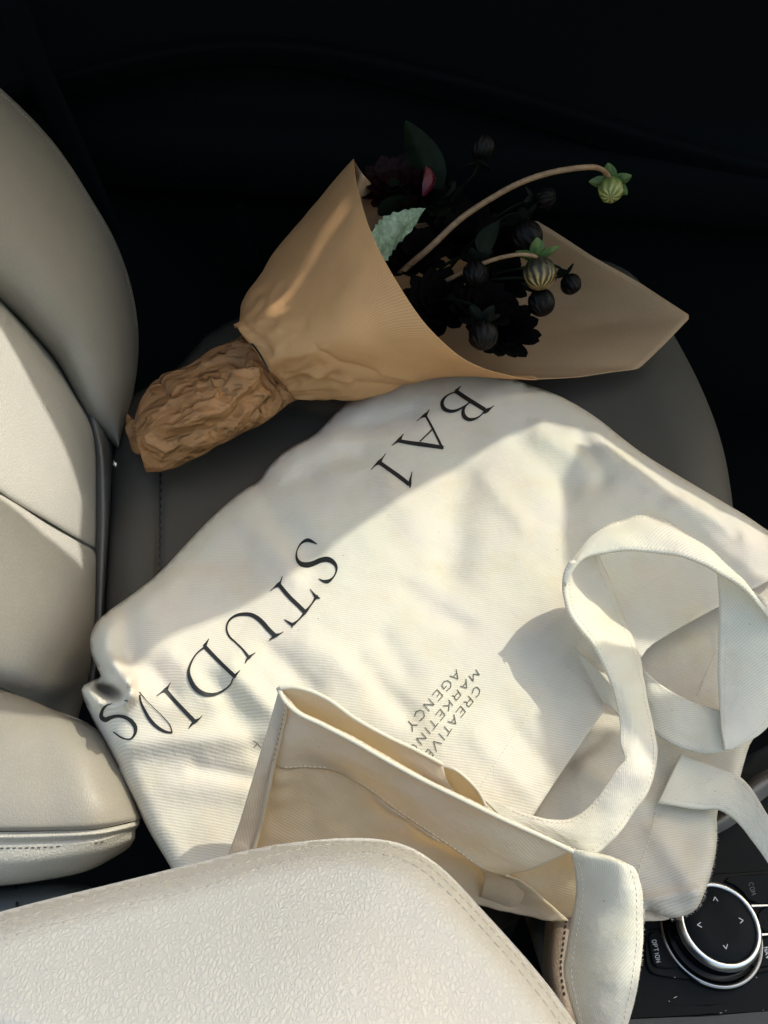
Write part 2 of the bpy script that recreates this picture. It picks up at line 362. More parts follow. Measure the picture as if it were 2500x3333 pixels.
def budmat(name, dark, mid, tip, stripes, z0, z1, rough=.4):
    m, n, l, b = newmat(name); b.inputs['Specular IOR Level'].default_value = .16 if max(mid) < .01 else .4; tc = n.new('ShaderNodeTexCoord'); sp = n.new('ShaderNodeSeparateXYZ'); l.new(tc.outputs['Object'], sp.inputs[0])
    an = mathn(n, l, 'ARCTAN2', sp.outputs[1], sp.outputs[0]); ns = n.new('ShaderNodeTexNoise'); ns.inputs['Scale'].default_value = 120; l.new(tc.outputs['Object'], ns.inputs['Vector'])
    st = mathn(n, l, 'SINE', mathn(n, l, 'ADD', mathn(n, l, 'MULTIPLY', an, stripes), mathn(n, l, 'MULTIPLY', ns.outputs['Fac'], 5.0)))
    mr = n.new('ShaderNodeMapRange'); mr.inputs['From Min'].default_value = z0; mr.inputs['From Max'].default_value = z1; l.new(sp.outputs[2], mr.inputs[0])
    c1 = n.new('ShaderNodeMixRGB'); c1.inputs[1].default_value = (*mid, 1); c1.inputs[2].default_value = (*tip, 1); l.new(mr.outputs[0], c1.inputs[0])
    k = mathn(n, l, 'MULTIPLY', mathn(n, l, 'ADD', st, 1.0), .5); kp = mathn(n, l, 'POWER', k, 1.5)
    c2 = n.new('ShaderNodeMixRGB'); c2.inputs[1].default_value = (*dark, 1); l.new(c1.outputs[0], c2.inputs[2]); l.new(kp, c2.inputs[0])
    l.new(c2.outputs[0], b.inputs['Base Color']); b.inputs['Roughness'].default_value = rough
    bp = n.new('ShaderNodeBump'); bp.inputs['Strength'].default_value = .6; bp.inputs['Distance'].default_value = .0008; l.new(k, bp.inputs['Height']); l.new(bp.outputs[0], b.inputs['Normal'])
    return m
def tintglass(name, t):
    m, n, l, b = newmat(name); tr = n.new('ShaderNodeBsdfTransparent'); tr.inputs[0].default_value = (*t, 1); gl = n.new('ShaderNodeBsdfGlossy'); gl.inputs['Roughness'].default_value = .02
    ms = n.new('ShaderNodeMixShader'); ms.inputs[0].default_value = .05; l.new(tr.outputs[0], ms.inputs[1]); l.new(gl.outputs[0], ms.inputs[2]); l.new(ms.outputs[0], n['Material Output'].inputs[0]); return m
M = dict(glass=tintglass('tinted_glass', (.86, .865, .82)),
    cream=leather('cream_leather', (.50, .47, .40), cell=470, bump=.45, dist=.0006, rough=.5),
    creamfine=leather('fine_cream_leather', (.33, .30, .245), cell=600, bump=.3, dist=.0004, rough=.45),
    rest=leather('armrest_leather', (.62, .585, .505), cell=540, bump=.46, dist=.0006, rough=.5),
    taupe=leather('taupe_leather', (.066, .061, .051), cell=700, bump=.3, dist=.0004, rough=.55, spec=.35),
    thread=plain('cream_thread', (.50, .46, .38), .8), darkthread=plain('dark_thread', (.03, .025, .02), .8),
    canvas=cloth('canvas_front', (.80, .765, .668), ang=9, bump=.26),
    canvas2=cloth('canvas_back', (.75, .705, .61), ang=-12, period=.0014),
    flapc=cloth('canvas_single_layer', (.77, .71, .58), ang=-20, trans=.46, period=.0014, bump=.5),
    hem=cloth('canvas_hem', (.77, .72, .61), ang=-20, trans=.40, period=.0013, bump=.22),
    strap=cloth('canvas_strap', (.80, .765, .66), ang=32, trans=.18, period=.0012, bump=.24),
    ctread=plain('cotton_thread', (.78, .72, .60), .9),
    ink=plain('black_print', (.012, .014, .015), .55, spec=.3), inkgrey=plain('small_print', (.07, .07, .055), .7),
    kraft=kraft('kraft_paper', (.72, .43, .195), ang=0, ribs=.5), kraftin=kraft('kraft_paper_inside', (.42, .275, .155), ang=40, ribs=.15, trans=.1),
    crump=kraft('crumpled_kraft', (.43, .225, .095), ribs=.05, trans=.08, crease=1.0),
    black=plain('black_plastic', (.003, .0045, .006), .5, bump=.2, bscale=1500, spec=.12), piano=plain('gloss_black', (.002, .003, .004), .15, spec=.3),
    soft=plain('soft_black_plastic', (.003, .005, .0065), .55, bump=.15, bscale=2500, spec=.10),
    grey=plain('dark_grey_plastic', (.014, .019, .021), .5, bump=.3, bscale=1800), chrome=plain('satin_chrome', (.75, .77, .78), .32, metal=1),
    darkchrome=plain('dark_chrome', (.25, .26, .27), .18, metal=1),
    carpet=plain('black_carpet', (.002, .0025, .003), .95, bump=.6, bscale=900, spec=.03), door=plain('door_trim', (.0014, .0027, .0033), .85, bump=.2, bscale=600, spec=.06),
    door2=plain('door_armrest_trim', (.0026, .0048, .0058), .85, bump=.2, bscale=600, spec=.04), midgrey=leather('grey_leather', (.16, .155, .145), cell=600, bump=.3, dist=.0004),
    liner=plain('pale_headliner', (.62, .59, .53), .95, bump=.3, bscale=700, spec=.1),
    tan=leather('tan_leather', (.20, .145, .10), cell=500, bump=.3, dist=.0005),  # cream pad leather with its shade put into the colour
    band=plain('elastic_band', (.006, .006, .006), .6), white=plain('button_legend', (.55, .57, .57), .6), whitedim=plain('dim_legend', (.10, .11, .11), .6),
    stem=plantmat('brown_stem', (.20, .12, .07), (.30, .19, .10), 150), stemg=plantmat('green_stem', (.16, .15, .06), (.24, .22, .09), 150),
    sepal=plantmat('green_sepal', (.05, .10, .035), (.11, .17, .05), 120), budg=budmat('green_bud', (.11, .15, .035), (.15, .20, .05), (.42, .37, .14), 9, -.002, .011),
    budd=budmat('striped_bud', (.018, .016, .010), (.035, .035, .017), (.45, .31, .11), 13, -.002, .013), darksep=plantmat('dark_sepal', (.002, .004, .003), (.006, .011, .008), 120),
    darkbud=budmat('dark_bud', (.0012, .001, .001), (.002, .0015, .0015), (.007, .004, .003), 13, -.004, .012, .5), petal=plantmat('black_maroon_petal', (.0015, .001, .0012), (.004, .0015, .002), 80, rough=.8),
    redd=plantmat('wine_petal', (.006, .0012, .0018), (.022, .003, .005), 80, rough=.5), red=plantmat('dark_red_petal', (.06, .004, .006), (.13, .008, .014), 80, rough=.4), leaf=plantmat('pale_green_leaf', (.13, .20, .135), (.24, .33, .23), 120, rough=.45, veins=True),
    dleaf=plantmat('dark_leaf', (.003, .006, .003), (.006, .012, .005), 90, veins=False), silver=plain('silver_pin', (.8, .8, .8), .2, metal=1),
    mirror=plain('mirror_shell', (.01, .01, .01), .4), crumb=plain('pale_crumb', (.7, .68, .6), .8),
)
#@@STRUCTURE
# ------------------------------------------------------------------ the car around
ZR = .75
def roofpt(P): k = (ZR-P[2])/SUN[2]; return (P[0]+SUN[0]*k, P[1]+SUN[1]*k)
fl = box('floor', (0.1, .1, -.42), (2.6, 2.4, .06), M['carpet'], None, .0); structure(fl)
door = thing('car_door', 'black door trim in deep shade behind the seat and flowers', 'car door', (0, .55, -.3))
def door_panel():
    rows = []
    for z, y in ((-.40, .60), (-.25, .56), (-.02, .545), (.04, .50), (.10, .495), (.14, .54), (.25, .56), (.42, .575)):
        rows.append([(-1.1, y+.02, z), (-.4, y, z+.01), (.2, y-.01, z-.02), (.8, y+.01, z-.08), (1.3, y+.05, z-.12)])
    return loft(rows, 60, 40)
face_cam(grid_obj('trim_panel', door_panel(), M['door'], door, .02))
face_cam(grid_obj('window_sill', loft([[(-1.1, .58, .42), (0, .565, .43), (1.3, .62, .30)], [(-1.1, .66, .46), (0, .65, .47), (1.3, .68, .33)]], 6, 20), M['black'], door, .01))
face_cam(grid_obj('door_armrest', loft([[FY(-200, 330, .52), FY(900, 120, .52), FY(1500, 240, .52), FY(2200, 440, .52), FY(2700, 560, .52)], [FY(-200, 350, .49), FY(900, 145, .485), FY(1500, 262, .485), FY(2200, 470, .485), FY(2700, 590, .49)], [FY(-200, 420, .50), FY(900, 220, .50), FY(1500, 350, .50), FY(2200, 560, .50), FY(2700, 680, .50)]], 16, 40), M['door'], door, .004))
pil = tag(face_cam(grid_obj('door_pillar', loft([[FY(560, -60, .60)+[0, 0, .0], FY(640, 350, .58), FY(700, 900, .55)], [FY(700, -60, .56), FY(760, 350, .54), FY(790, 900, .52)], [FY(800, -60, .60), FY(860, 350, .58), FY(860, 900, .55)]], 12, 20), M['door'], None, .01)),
          'dark upright pillar trim behind the seat, above the paper bouquet', 'pillar trim')
belt = tag(face_cam(grid_obj('seat_belt', loft([[FY(-40, -60, .50), FY(60, 200, .47), FY(200, 520, .44), FY(330, 800, .42)], [FY(70, -60, .50), FY(150, 180, .47), FY(280, 480, .44), FY(400, 760, .42)]], 4, 30), M['door'], None, .002)),
           'black seat belt webbing hanging in the dark behind the backrest', 'seat belt')
# roof out of view, edge and holes shaped to place the sun patches
ROOF = [(-1.6, .10), (.05, .12), (.22, .163), (.298, .172), (.33, .179), (.352, .20), (.41, .235), (.518, .339), (.613, .422), (.656, .446), (.70, .437), (.77, .36), (.82, .33), (1.1, .33), (1.9, .45), (1.9, 1.6), (-1.6, 1.6)]
HOLES = [[(.06, .33), (.124, .383), (.193, .384), (.245, .392), (.280, .395), (.302, .341), (.267, .314), (.237, .291), (.194, .268), (.166, .248), (.10, .21)],
         [roofpt(U(*p)) for p in ((865, 985, .10), (895, 955, .10), (935, 945, .108), (978, 958, .11), (1005, 1000, .11), (1015, 1060, .11), (1000, 1150, .10), (960, 1150, .10), (930, 1060, .10), (880, 1045, .10))],
         [roofpt(U(*p)) for p in ((1160, 590, .15), (1175, 680, .155), (1090, 800, .145), (1000, 900, .13), (985, 880, .125), (1060, 730, .14))]]
def plate(name, poly, holes, z, th, mat):
    P = []; E = []
    for L in [poly]+holes:
        i = len(P); n = len(L); P += [tuple(map(float, q)) for q in L]; E += [(i+k, i+(k+1) % n) for k in range(n)]
    r = delaunay_2d_cdt([Vector(p) for p in P], E, [], 1, 1e-5)
    V = [(v[0], v[1], z) for v in r[0]]; F = []
    for f in r[2]:
        c = np.mean([V[k][:2] for k in f], axis=0)[None]
        if not any(inside(c, h)[0] for h in holes): F.append(tuple(f))
    bm = bmesh.new(); me = mesh_py(name, V, F); bm.from_mesh(me); bmesh.ops.recalc_face_normals(bm, faces=bm.faces)
    ex = bmesh.ops.extrude_face_region(bm, geom=bm.faces[:]); bmesh.ops.translate(bm, vec=(0, 0, th), verts=[v for v in ex['geom'] if isinstance(v, bmesh.types.BMVert)])
    bmesh.ops.recalc_face_normals(bm, faces=bm.faces); bm.to_mesh(me); bm.free()
    return link(name, me, mat, None, False)
structure(plate('roof', ROOF, HOLES, ZR, .02, M['liner']))
structure(plate('roof_crossbar', [(.0, -.15), (.50, -.16), (.515, -.085), (.47, -.040), (.43, -.020), (.36, -.016), (.25, -.03), (.0, -.02)], [], ZR, .02, M['liner']))  # added bar out of view, keeps the sun off the armrest
tag(plate('roof_glass', [(.03, -.06), (.52, -.12), (.98, -.13), (.98, .36), (.84, .36), (.78, .40), (.70, .47), (.656, .48), (.60, .46), (.50, .38), (.40, .28), (.33, .23), (.22, .20), (.03, .16)], [], ZR+.026, .004, M['glass']), 'tinted glass roof panel above the seats', 'roof glass')  # added pane that weakens the sun against the open sky
def drop(L, z): k = (z-ZR)/SUN[2]; return [(x+SUN[0]*k, y+SUN[1]*k) for x, y in L]
tag(plate('sun_visor', drop([(.672, .412), (.650, .365), (.637, .30), (.636, .235), (.645, .218), (.692, .212), (.702, .160), (.78, .15), (.95, .08), (.95, .16), (.765, .262), (.748, .305), (.722, .350), (.690, .405)], .69), [], .69, .012, M['mirror']), 'dark folded sun visor above the windscreen side of the seat', 'sun visor')  # added plate, outline solved along the sun ray to shade the bag
tag(plate('rear_view_mirror', drop([(.606, .160), (.64, .168), (.70, .163), (.78, .155), (1.0, .14), (1.0, -.25), (.605, -.10), (.597, -.02), (.612, -.005), (.645, .03), (.652, .085), (.632, .10), (.620, .115), (.612, .14)], .58), [], .58, .02, M['mirror']), 'dark rear view mirror housing between the front seats', 'mirror')  # added plate, shaped to shade straps, back panel and console
dseat = thing('driver_seat', 'cream leather driver seat on the near side, below the picture', 'car seat', (-.1, -1.0, -.2))
def slab3(name, xs, ys, z, h, mat, parent):
    G = loft([[(xs[0], y, z-.12), (xs[0]+.01, y, z), ((xs[0]+xs[1])/2, y, z+hh), (xs[1]-.01, y, z), (xs[1], y, z-.12)] for y, hh in ((ys[0], -.02), (ys[0]+.04, h*.5), ((ys[0]+ys[1])/2, h*.1), (ys[1]-.04, h*.5), (ys[1], -.02))], 24, 24)
    return grid_obj(name, G, mat, parent)
face_cam(slab3('cushion', (-.36, .26), (-1.22, -.66), -.10, .04, M['cream'], dseat))
face_cam(grid_obj('backrest', loft([[(-.38, -1.22, -.1), (-.42, -1.22, .2), (-.50, -1.2, .55)], [(-.34, -.94, -.1), (-.38, -.94, .2), (-.46, -.94, .55)], [(-.38, -.66, -.1), (-.42, -.66, .2), (-.50, -.68, .55)]], 20, 20), M['cream'], dseat, .04))
#@@SEAT
# ------------------------------------------------------------------ passenger seat
seat = thing('passenger_seat', 'cream leather passenger seat with curved side bolsters, under the tote bag', 'car seat', (-.05, .1, -.15))
cush_poly = [(355, 1440), (345, 1800), (340, 2250), (420, 2600), (600, 2900), (1500, 3000), (2000, 2700), (2420, 2000), (2385, 1620), (2350, 1430), (2280, 1250), (2200, 1100), (2110, 950), (2050, 880), (1940, 835), (1800, 850), (1500, 900), (1000, 960), (800, 1020), (680, 1080), (620, 1150), (560, 1215), (440, 1280), (380, 1330)]
_cb = np.vstack([resamp(smooth_poly(cush_poly, 2), 15), resamp(smooth_poly(cush_poly, 2), 15)[:1]])
def zc(P):
    d = seg_dist(P, _cb); q = np.clip(d/170, 0, 1)
    z = -.006-.045*(1-np.sqrt(1-(1-q)**2))
    g = seg_dist(P, [(524, 1300), (522, 1560), (520, 1850), (500, 2300)]); z -= .006*np.exp(-(g/7)**2)+.0035*np.exp(-(g/26)**2)
    g = seg_dist(P, [(2120, 900), (2000, 1000), (1900, 1100), (1700, 1300)]); z -= .0*np.exp(-(g/9)**2)
    z += .004*np.exp(-((P[:, 0]-430)/70)**2)
    return z
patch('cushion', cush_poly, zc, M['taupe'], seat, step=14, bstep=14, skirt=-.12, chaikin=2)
tube('cushion_seam', cr([U(x, y, -.0132) for x, y in ((526, 1330), (523, 1500), (521, 1700), (518, 1850), (512, 2050))], 40), .0009, M['band'], seat, 6)
# backrest far bolster
sil = cr([(-330, 60), (-120, 190), (0, 290), (90, 375), (180, 475), (290, 640), (380, 800), (430, 950), (449, 1080), (446, 1200), (425, 1320), (388, 1445)], 28)
sem = cr([(-330, 790), (-120, 880), (0, 975), (60, 1030), (120, 1095), (180, 1165), (235, 1262), (275, 1335), (310, 1385), (350, 1425), (372, 1450), (384, 1462)], 28)
rows = []
for k, o in ((.04, -.09), (0.0, -.03), (0.0, .0), (.06, .032), (.16, .052), (.35, .066), (.6, .062), (.82, .045), (.94, .026), (1.0, .006), (1.0, -.012)):
    rows.append([FB(*(a*(1-k)+b*k), o*min(1, .25+.75*(1-(i/27)**3))) for i, (a, b) in enumerate(zip(sil, sem))])
boG = loft(rows, 60, 70)
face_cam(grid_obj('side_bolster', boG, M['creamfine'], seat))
stitches('bolster_stitching', [FB(*(a*(.985)+b*.015), .012) for a, b in zip(sil[:22], sem[:22])], .0042, M['thread'], seat, r=.0003)
# insert panels
def ext(r, dx=330):
    "carry a row on past its first point, out of the picture"
    a, b = np.array(r[0], float), np.array(r[1], float); k = dx/(b[0]-a[0]); q = a.copy(); q[:2] = a[:2]-(b-a)[:2]*k*np.array([1, .8]); return [tuple(q)]+[tuple(t) for t in r]
def prow(pts, os):
    pts = ext(pts); os = [os[0]]+list(os); return [FB(x, y, o) for (x, y), o in zip(pts, os)]
def ins(name, rws, mat, nu=50):
    G = loft([prow(*r) for r in rws], nu, 44)
    G = displace(G, lambda p, u, v: .0012*nz(p, 22, 3), NB); return face_cam(grid_obj(name, G, mat, seat))
ins('backrest_insert', [([(-120, 860), (50, 1015), (190, 1180), (268, 1318), (272, 1322)], [-.01, -.01, -.01, -.01, -.05]),
    ([(-120, 900), (40, 1045), (180, 1215), (283, 1352), (285, 1354)], [.022, .02, .018, .006, -.03]),
    ([(-120, 1050), (60, 1150), (200, 1300), (306, 1430), (310, 1432)], [.034, .032, .028, .008, -.03]),
    ([(-120, 1350), (80, 1430), (220, 1510), (316, 1580), (320, 1582)], [.036, .035, .03, .008, -.03]),
    ([(-120, 1510), (60, 1618), (180, 1690), (313, 1765), (318, 1766)], [.036, .034, .03, .008, -.03]),
    ([(-120, 1530), (60, 1640), (180, 1712), (313, 1788), (318, 1790)], [.024, .022, .018, .0, -.03])], M['cream'])
ins('lower_backrest_insert', [([(-120, 1528), (60, 1638), (180, 1710), (313, 1786), (318, 1788)], [.022, .02, .016, -.002, -.03]),
    ([(-120, 1560), (60, 1664), (180, 1737), (313, 1812), (318, 1815)], [.038, .037, .032, .01, -.03]),
    ([(-120, 1700), (60, 1790), (190, 1850), (312, 1900), (317, 1902)], [.046, .045, .04, .012, -.03]),
    ([(-120, 1950), (90, 1990), (210, 2020), (303, 2050), (308, 2052)], [.046, .045, .038, .012, -.03]),
    ([(-120, 2120), (90, 2190), (190, 2225), (285, 2200), (292, 2203)], [.036, .034, .025, .008, -.03]),
    ([(-120, 2190), (60, 2262), (160, 2312), (245, 2335), (250, 2336)], [.01, .01, .005, .0, -.03])], M['cream'])
face_cam(grid_obj('seat_gusset', loft([[FB(272, 1330, .0), FB(298, 1420, .004), FB(308, 1600, .006), FB(306, 1850, .006), FB(296, 2080, .004), FB(280, 2240, 0)],
    [FB(312, 1365, .014), FB(330, 1450, .020), FB(340, 1620, .022), FB(334, 1860, .022), FB(320, 2100, .020), FB(296, 2260, .012)],
    [FB(362, 1425, .0), FB(366, 1480, .0), FB(368, 1620, .0), FB(360, 1860, .0), FB(345, 2100, .0), FB(310, 2280, .0)],
    [FB(366, 1432, -.03), FB(370, 1490, -.03), FB(372, 1625, -.03), FB(364, 1865, -.03), FB(349, 2100, -.03), FB(314, 2280, -.03)]], 20, 50), M['midgrey'], seat))
# near cushion bolster, bottom left
nbr = [[(-120, 2175, .0), (60, 2262, .0), (180, 2312, .0), (262, 2342, .0), (290, 2356, -.02)],
       [(-120, 2215, .030), (60, 2290, .030), (200, 2335, .028), (302, 2372, .014), (300, 2376, -.03)],
       [(-120, 2350, .045), (110, 2400, .044), (260, 2432, .040), (362, 2462, .018), (352, 2464, -.03)],
       [(-120, 2550, .045), (140, 2570, .044), (310, 2580, .040), (418, 2592, .016), (404, 2594, -.03)],
       [(-120, 2680, .040), (150, 2680, .039), (320, 2672, .035), (438, 2652, .014), (424, 2652, -.03)],
       [(-120, 2706, .034), (150, 2703, .033), (330, 2694, .029), (442, 2670, .012), (428, 2668, -.03)]]
G = loft([[U(*p) for p in ext(r)] for r in nbr], 60, 60); G = displace(G, lambda p, u, v: .0010*nz(p, 30, 8), np.array([0, 0, 1.]))
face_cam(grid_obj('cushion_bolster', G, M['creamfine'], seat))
nbw = [[(-120, 2708, .033), (150, 2705, .032), (330, 2697, .028), (440, 2674, .010), (426, 2672, -.03)],
       [(-120, 2726, .034), (150, 2722, .033), (330, 2712, .029), (438, 2688, .011), (424, 2684, -.03)],
       [(-120, 2744, .029), (150, 2741, .028), (328, 2727, .024), (432, 2700, .008), (420, 2696, -.03)],
       [(-120, 2760, .028), (150, 2756, .027), (325, 2740, .023), (428, 2708, .006), (416, 2704, -.03)],
       [(-120, 2820, .020), (150, 2805, .020), (315, 2780, .015), (430, 2733, .0), (418, 2730, -.03)],
       [(-120, 2880, .002), (140, 2856, .0), (300, 2822, -.004), (408, 2764, -.012), (398, 2760, -.05)],
       [(-120, 2895, -.03), (140, 2868, -.03), (298, 2830, -.04), (402, 2772, -.05), (394, 2768, -.08)]]
face_cam(grid_obj('bolster_side', loft([[U(*p) for p in ext(r)] for r in nbw], 70, 60), M['cream'], seat))
stitches('bolster_seam_stitching', [U(x, y, z) for x, y, z in ((-60, 2693, .0385), (150, 2691, .0375), (320, 2683, .0335), (425, 2664, .0175))], .0035, M['thread'], seat, r=.00028)
stitches('bolster_seam_stitching', [U(x, y, z) for x, y, z in ((-60, 2762, .0285), (150, 2759, .0275), (325, 2743, .0235), (420, 2712, .008))], .0035, M['darkthread'], seat, r=.00028)
pin = tag(tube('silver_clip', [U(372, 1500, .004), U(376, 1511, .006), U(380, 1520, .004)], [.0012, .0022, .0012], M['silver']), 'tiny shiny metal clip in the gap where backrest meets cushion', 'clip')
buck = thing('belt_buckle', 'dark grey plastic seat trim beneath the cream bolster, behind the armrest', 'buckle', U(100, 2900, -.03))
face_cam(grid_obj('housing', loft([[U(-80, 2902, -.06), U(60, 2880, -.06), U(180, 2868, -.06), U(260, 2875, -.06)], [U(-80, 2905, -.02), U(60, 2886, -.02), U(180, 2876, -.02), U(290, 2885, -.03)], [U(-80, 2950, -.01), U(60, 2940, -.01), U(180, 2930, -.01), U(320, 2920, -.02)], [U(-80, 3100, -.02), U(60, 3100, -.02), U(180, 3100, -.02), U(340, 3100, -.04)]], 20, 30), M['grey'], buck))
tube('seam', [U(52, 2884, -.018), U(56, 2950, -.009), U(60, 3020, -.012)], .0008, M['black'], buck)
#@@BAG
# ------------------------------------------------------------------ tote bag
bag = thing('tote_bag', 'cream canvas tote bag with black printed lettering lying crumpled on the seat', 'tote bag', U(1200, 2000, 0))
LEFT = [(1500, 1200), (1250, 1230), (1150, 1290), (1100, 1335), (1055, 1385), (1020, 1420), (935, 1460), (872, 1520), (845, 1568), (790, 1595), (700, 1672), (610, 1765), (520, 1865), (430, 1935), (340, 1998), (302, 2040), (290, 2090), (300, 2140), (322, 2185), (330, 2205), (300, 2215), (264, 2236), (268, 2265), (290, 2320), (345, 2425), (400, 2540), (470, 2680), (560, 2830), (620, 2940)]
LOW = [(900, 2960), (1300, 2900), (1600, 2790), (1735, 2655)]
MOUTH = [(1745, 2640), (1790, 2570), (1880, 2435), (1980, 2295), (2040, 2200), (2088, 2140), (2110, 2105), (2180, 2060), (2335, 1975), (2560, 1860)]
RIGHT = [(2580, 1770), (2500, 1728), (2440, 1685), (2390, 1655), (2300, 1602), (2200, 1543), (2100, 1482), (2030, 1430), (1960, 1372), (1890, 1325), (1810, 1282), (1720, 1252), (1640, 1225)]
main_poly = LEFT+LOW+MOUTH+RIGHT
_edgeL = np.array(LEFT[2:]); _edgeR = np.array(RIGHT[1:-1])
_eb = resamp(smooth_poly(main_poly, 1), 9)
_edgeL = _eb[seg_dist(_eb, _edgeL) < 9]; _edgeR = _eb[seg_dist(_eb, _edgeR) < 9]
def order(E):
    "break the picked outline points into one run"
    g = np.linalg.norm(np.roll(E, -1, axis=0)-E, axis=1); k = int(np.argmax(g)); return np.roll(E, -(k+1), axis=0)
_edgeL, _edgeR = order(_edgeL), order(_edgeR)
rb = RBF([(1250, 1900, .055), (1000, 1700, .052), (600, 2000, .055), (400, 2080, .055), (1500, 1300, .034), (1150, 1320, .030), (1800, 1380, .040), (2100, 1620, .045), (2350, 1740, .045),
          (1600, 2000, .050), (1400, 2400, .048), (1900, 2300, .044), (2100, 1900, .046), (700, 2300, .050), (400, 2380, .040), (500, 2640, .024), (800, 2600, .026), (1200, 2750, .022), (1550, 2560, .044), (320, 2280, .036),
          (1750, 2600, .038), (2300, 1950, .046), (2560, 1800, .046), (1000, 2900, .02), (620, 2900, .018), (950, 1480, .034), (1250, 1480, .045), (600, 1780, .03), (1700, 1600, .052), (900, 2100, .057), (1100, 2250, .052)])
DENTS = [  # x0,y0,x1,y1,width,amount
    (1330, 1925, 1520, 2045, 40, -.0030), (1500, 1570, 1470, 1860, 70, -.006), (1400, 2005, 1500, 2040, 30, -.0015), (1260, 1560, 1340, 1700, 50, .0025),
    (800, 1690, 960, 1880, 42, .0035), (870, 1640, 1010, 1800, 45, -.003), (430, 2418, 850, 2395, 40, .003), (420, 2490, 840, 2470, 50, -.001), (640, 2500, 830, 2535, 26, -.0025),
    (560, 2560, 800, 2580, 40, .0012), (690, 2225, 860, 2440, 46, -.004), (760, 2180, 960, 2390, 40, .004), (880, 2120, 1010, 2240, 40, -.004), (1000, 2090, 1180, 2200, 50, .003),
    (1170, 2160, 1330, 2330, 40, -.0035), (560, 2130, 700, 2290, 30, .002), (1700, 1450, 1850, 1600, 38, -.0045), (1760, 1400, 1930, 1530, 34, .0045), (1900, 1430, 1960, 1560, 30, -.005),
    (1950, 1420, 2180, 1640, 36, .003), (2150, 1640, 2380, 1800, 40, -.003), (2230, 1620, 2420, 1740, 26, .003), (2330, 1650, 2400, 1740, 14, -.003), (1580, 1560, 1700, 1700, 34, .0025),
    (1130, 1400, 1340, 1350, 34, -.0045), (980, 1450, 1130, 1420, 40, .004), (1000, 1530, 1180, 1480, 35, -.0025), (850, 1580, 1010, 1560, 36, -.004), (620, 1800, 800, 1850, 45, -.002),
    (360, 2000, 330, 2130, 40, .006), (330, 2020, 420, 2180, 30, .0), (410, 2000, 430, 2130, 45, -.0055), (372, 2160, 415, 2215, 26, .011), (415, 2215, 428, 2262, 20, .009), (428, 2262, 400, 2296, 16, .004), (500, 2180, 560, 2260, 30, -.003),
    (275, 2250, 320, 2290, 18, .007), (1550, 2400, 1700, 2560, 40, .0025), (1650, 2330, 1760, 2480, 34, -.002), (1250, 2080, 1320, 2190, 40, -.002), (1840, 1500, 1870, 1800, 60, -.002)]
def zmain(P, wr=True):
    z = rb(P)
    for e, r in ((_edgeL, 62.), (_edgeR, 75.)):
        q = np.clip(seg_dist(P, e)/r, 0, 1); s = np.sqrt(np.clip(1-(1-q)**2, 0, 1))
        z = .004+(z-.004)*(.10+.90*s)
    for x0, y0, x1, y1, wd, am in DENTS:
        d = seg_dist(P, [(x0, y0), (x1, y1)]); z = z + (1.2 if x0 < 1300 or x0 == 1500 else .95)*am*np.exp(-(d/wd)**2)
    # the pinched pocket at the left corner
    q = ((P[:, 0]-350)/105)**2 + ((P[:, 1]-2262)/75)**2; z = z + .016*np.exp(-q)*np.clip(seg_dist(P, _edgeL)/30, 0, 1)
    dx, dy = P[:, 0]-352, P[:, 1]-2250; c_, s_ = math.cos(.35), math.sin(.35); q = ((dx*c_+dy*s_)/46)**2 + ((-dx*s_+dy*c_)/23)**2; z = z - .055*np.exp(-q**2)
    w_ = UA(P, z)
    nn = np.array([nz(p, 14, 2)*.0022+nz(p, 34, 5)*.0012+nz(p, 80, 7)*.00035 for p in w_])
    return np.maximum(z+nn, .0015)
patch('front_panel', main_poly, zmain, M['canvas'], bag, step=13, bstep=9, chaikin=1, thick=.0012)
# back panel seen past the mouth
back_poly = [(1500, 2560), (1800, 2250), (2000, 2060), (2300, 1900), (2600, 1800), (2600, 2250), (2480, 2380), (2445, 2410), (2425, 2470), (2402, 2560), (2352, 2600), (2332, 2650), (2336, 2710), (2326, 2800), (2304, 2880), (2276, 2950), (2250, 2972), (2195, 2992), (2150, 2980), (2110, 2955), (2060, 2985), (1900, 2975), (1650, 2860), (1480, 2750)]
rb2 = RBF([(1800, 2500, .020), (2000, 2300, .022), (2200, 2100, .026), (2500, 1950, .03), (2200, 2500, .022), (2100, 2750, .024), (2250, 2850, .026), (2190, 2990, .018), (1700, 2750, .02), (2550, 2200, .028), (2400, 2420, .022)])
_be = np.array(back_poly[6:20], float)
def zback(P):
    z = rb2(P)
    for x0, y0, x1, y1, wd, am in ((2130, 2700, 2290, 2950, 40, .003), (1900, 2750, 2080, 2940, 40, -.003), (2100, 2930, 2280, 2900, 18, .004), (1900, 2500, 2080, 2620, 40, .003), (1850, 2480, 1960, 2400, 22, -.002)):
        z = z + am*np.exp(-(seg_dist(P, [(x0, y0), (x1, y1)])/wd)**2)
    z = z - .004*np.exp(-(seg_dist(P, _be)/14)**2)
    return z + np.array([nz(p, 25, 4)*.0014+nz(p, 70, 1)*.0005 for p in UA(P, z)])
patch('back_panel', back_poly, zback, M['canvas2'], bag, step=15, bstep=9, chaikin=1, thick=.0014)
patch('under_fold', [(1990, 2900), (2100, 2930), (2190, 2985), (2160, 2997), (2060, 2996), (1960, 2990)], lambda P: np.full(len(P), .010), M['hem'], bag, step=20, chaikin=1, thick=.001)
def on(zf, pts, lift=.0006, n=None):
    P = np.asarray(pts, float); P = cr(P, n or max(8, int(np.linalg.norm(np.diff(P, axis=0), axis=1).sum()/12)), len(P) < 3)
    return UA(P, zf(P)+lift)
stitches('hem_stitching', on(zmain, [(1565, 2560), (1700, 2352), (1790, 2220), (1872, 2105), (1930, 2030)], .0003), .0028, M['ctread'], bag, r=.00022)
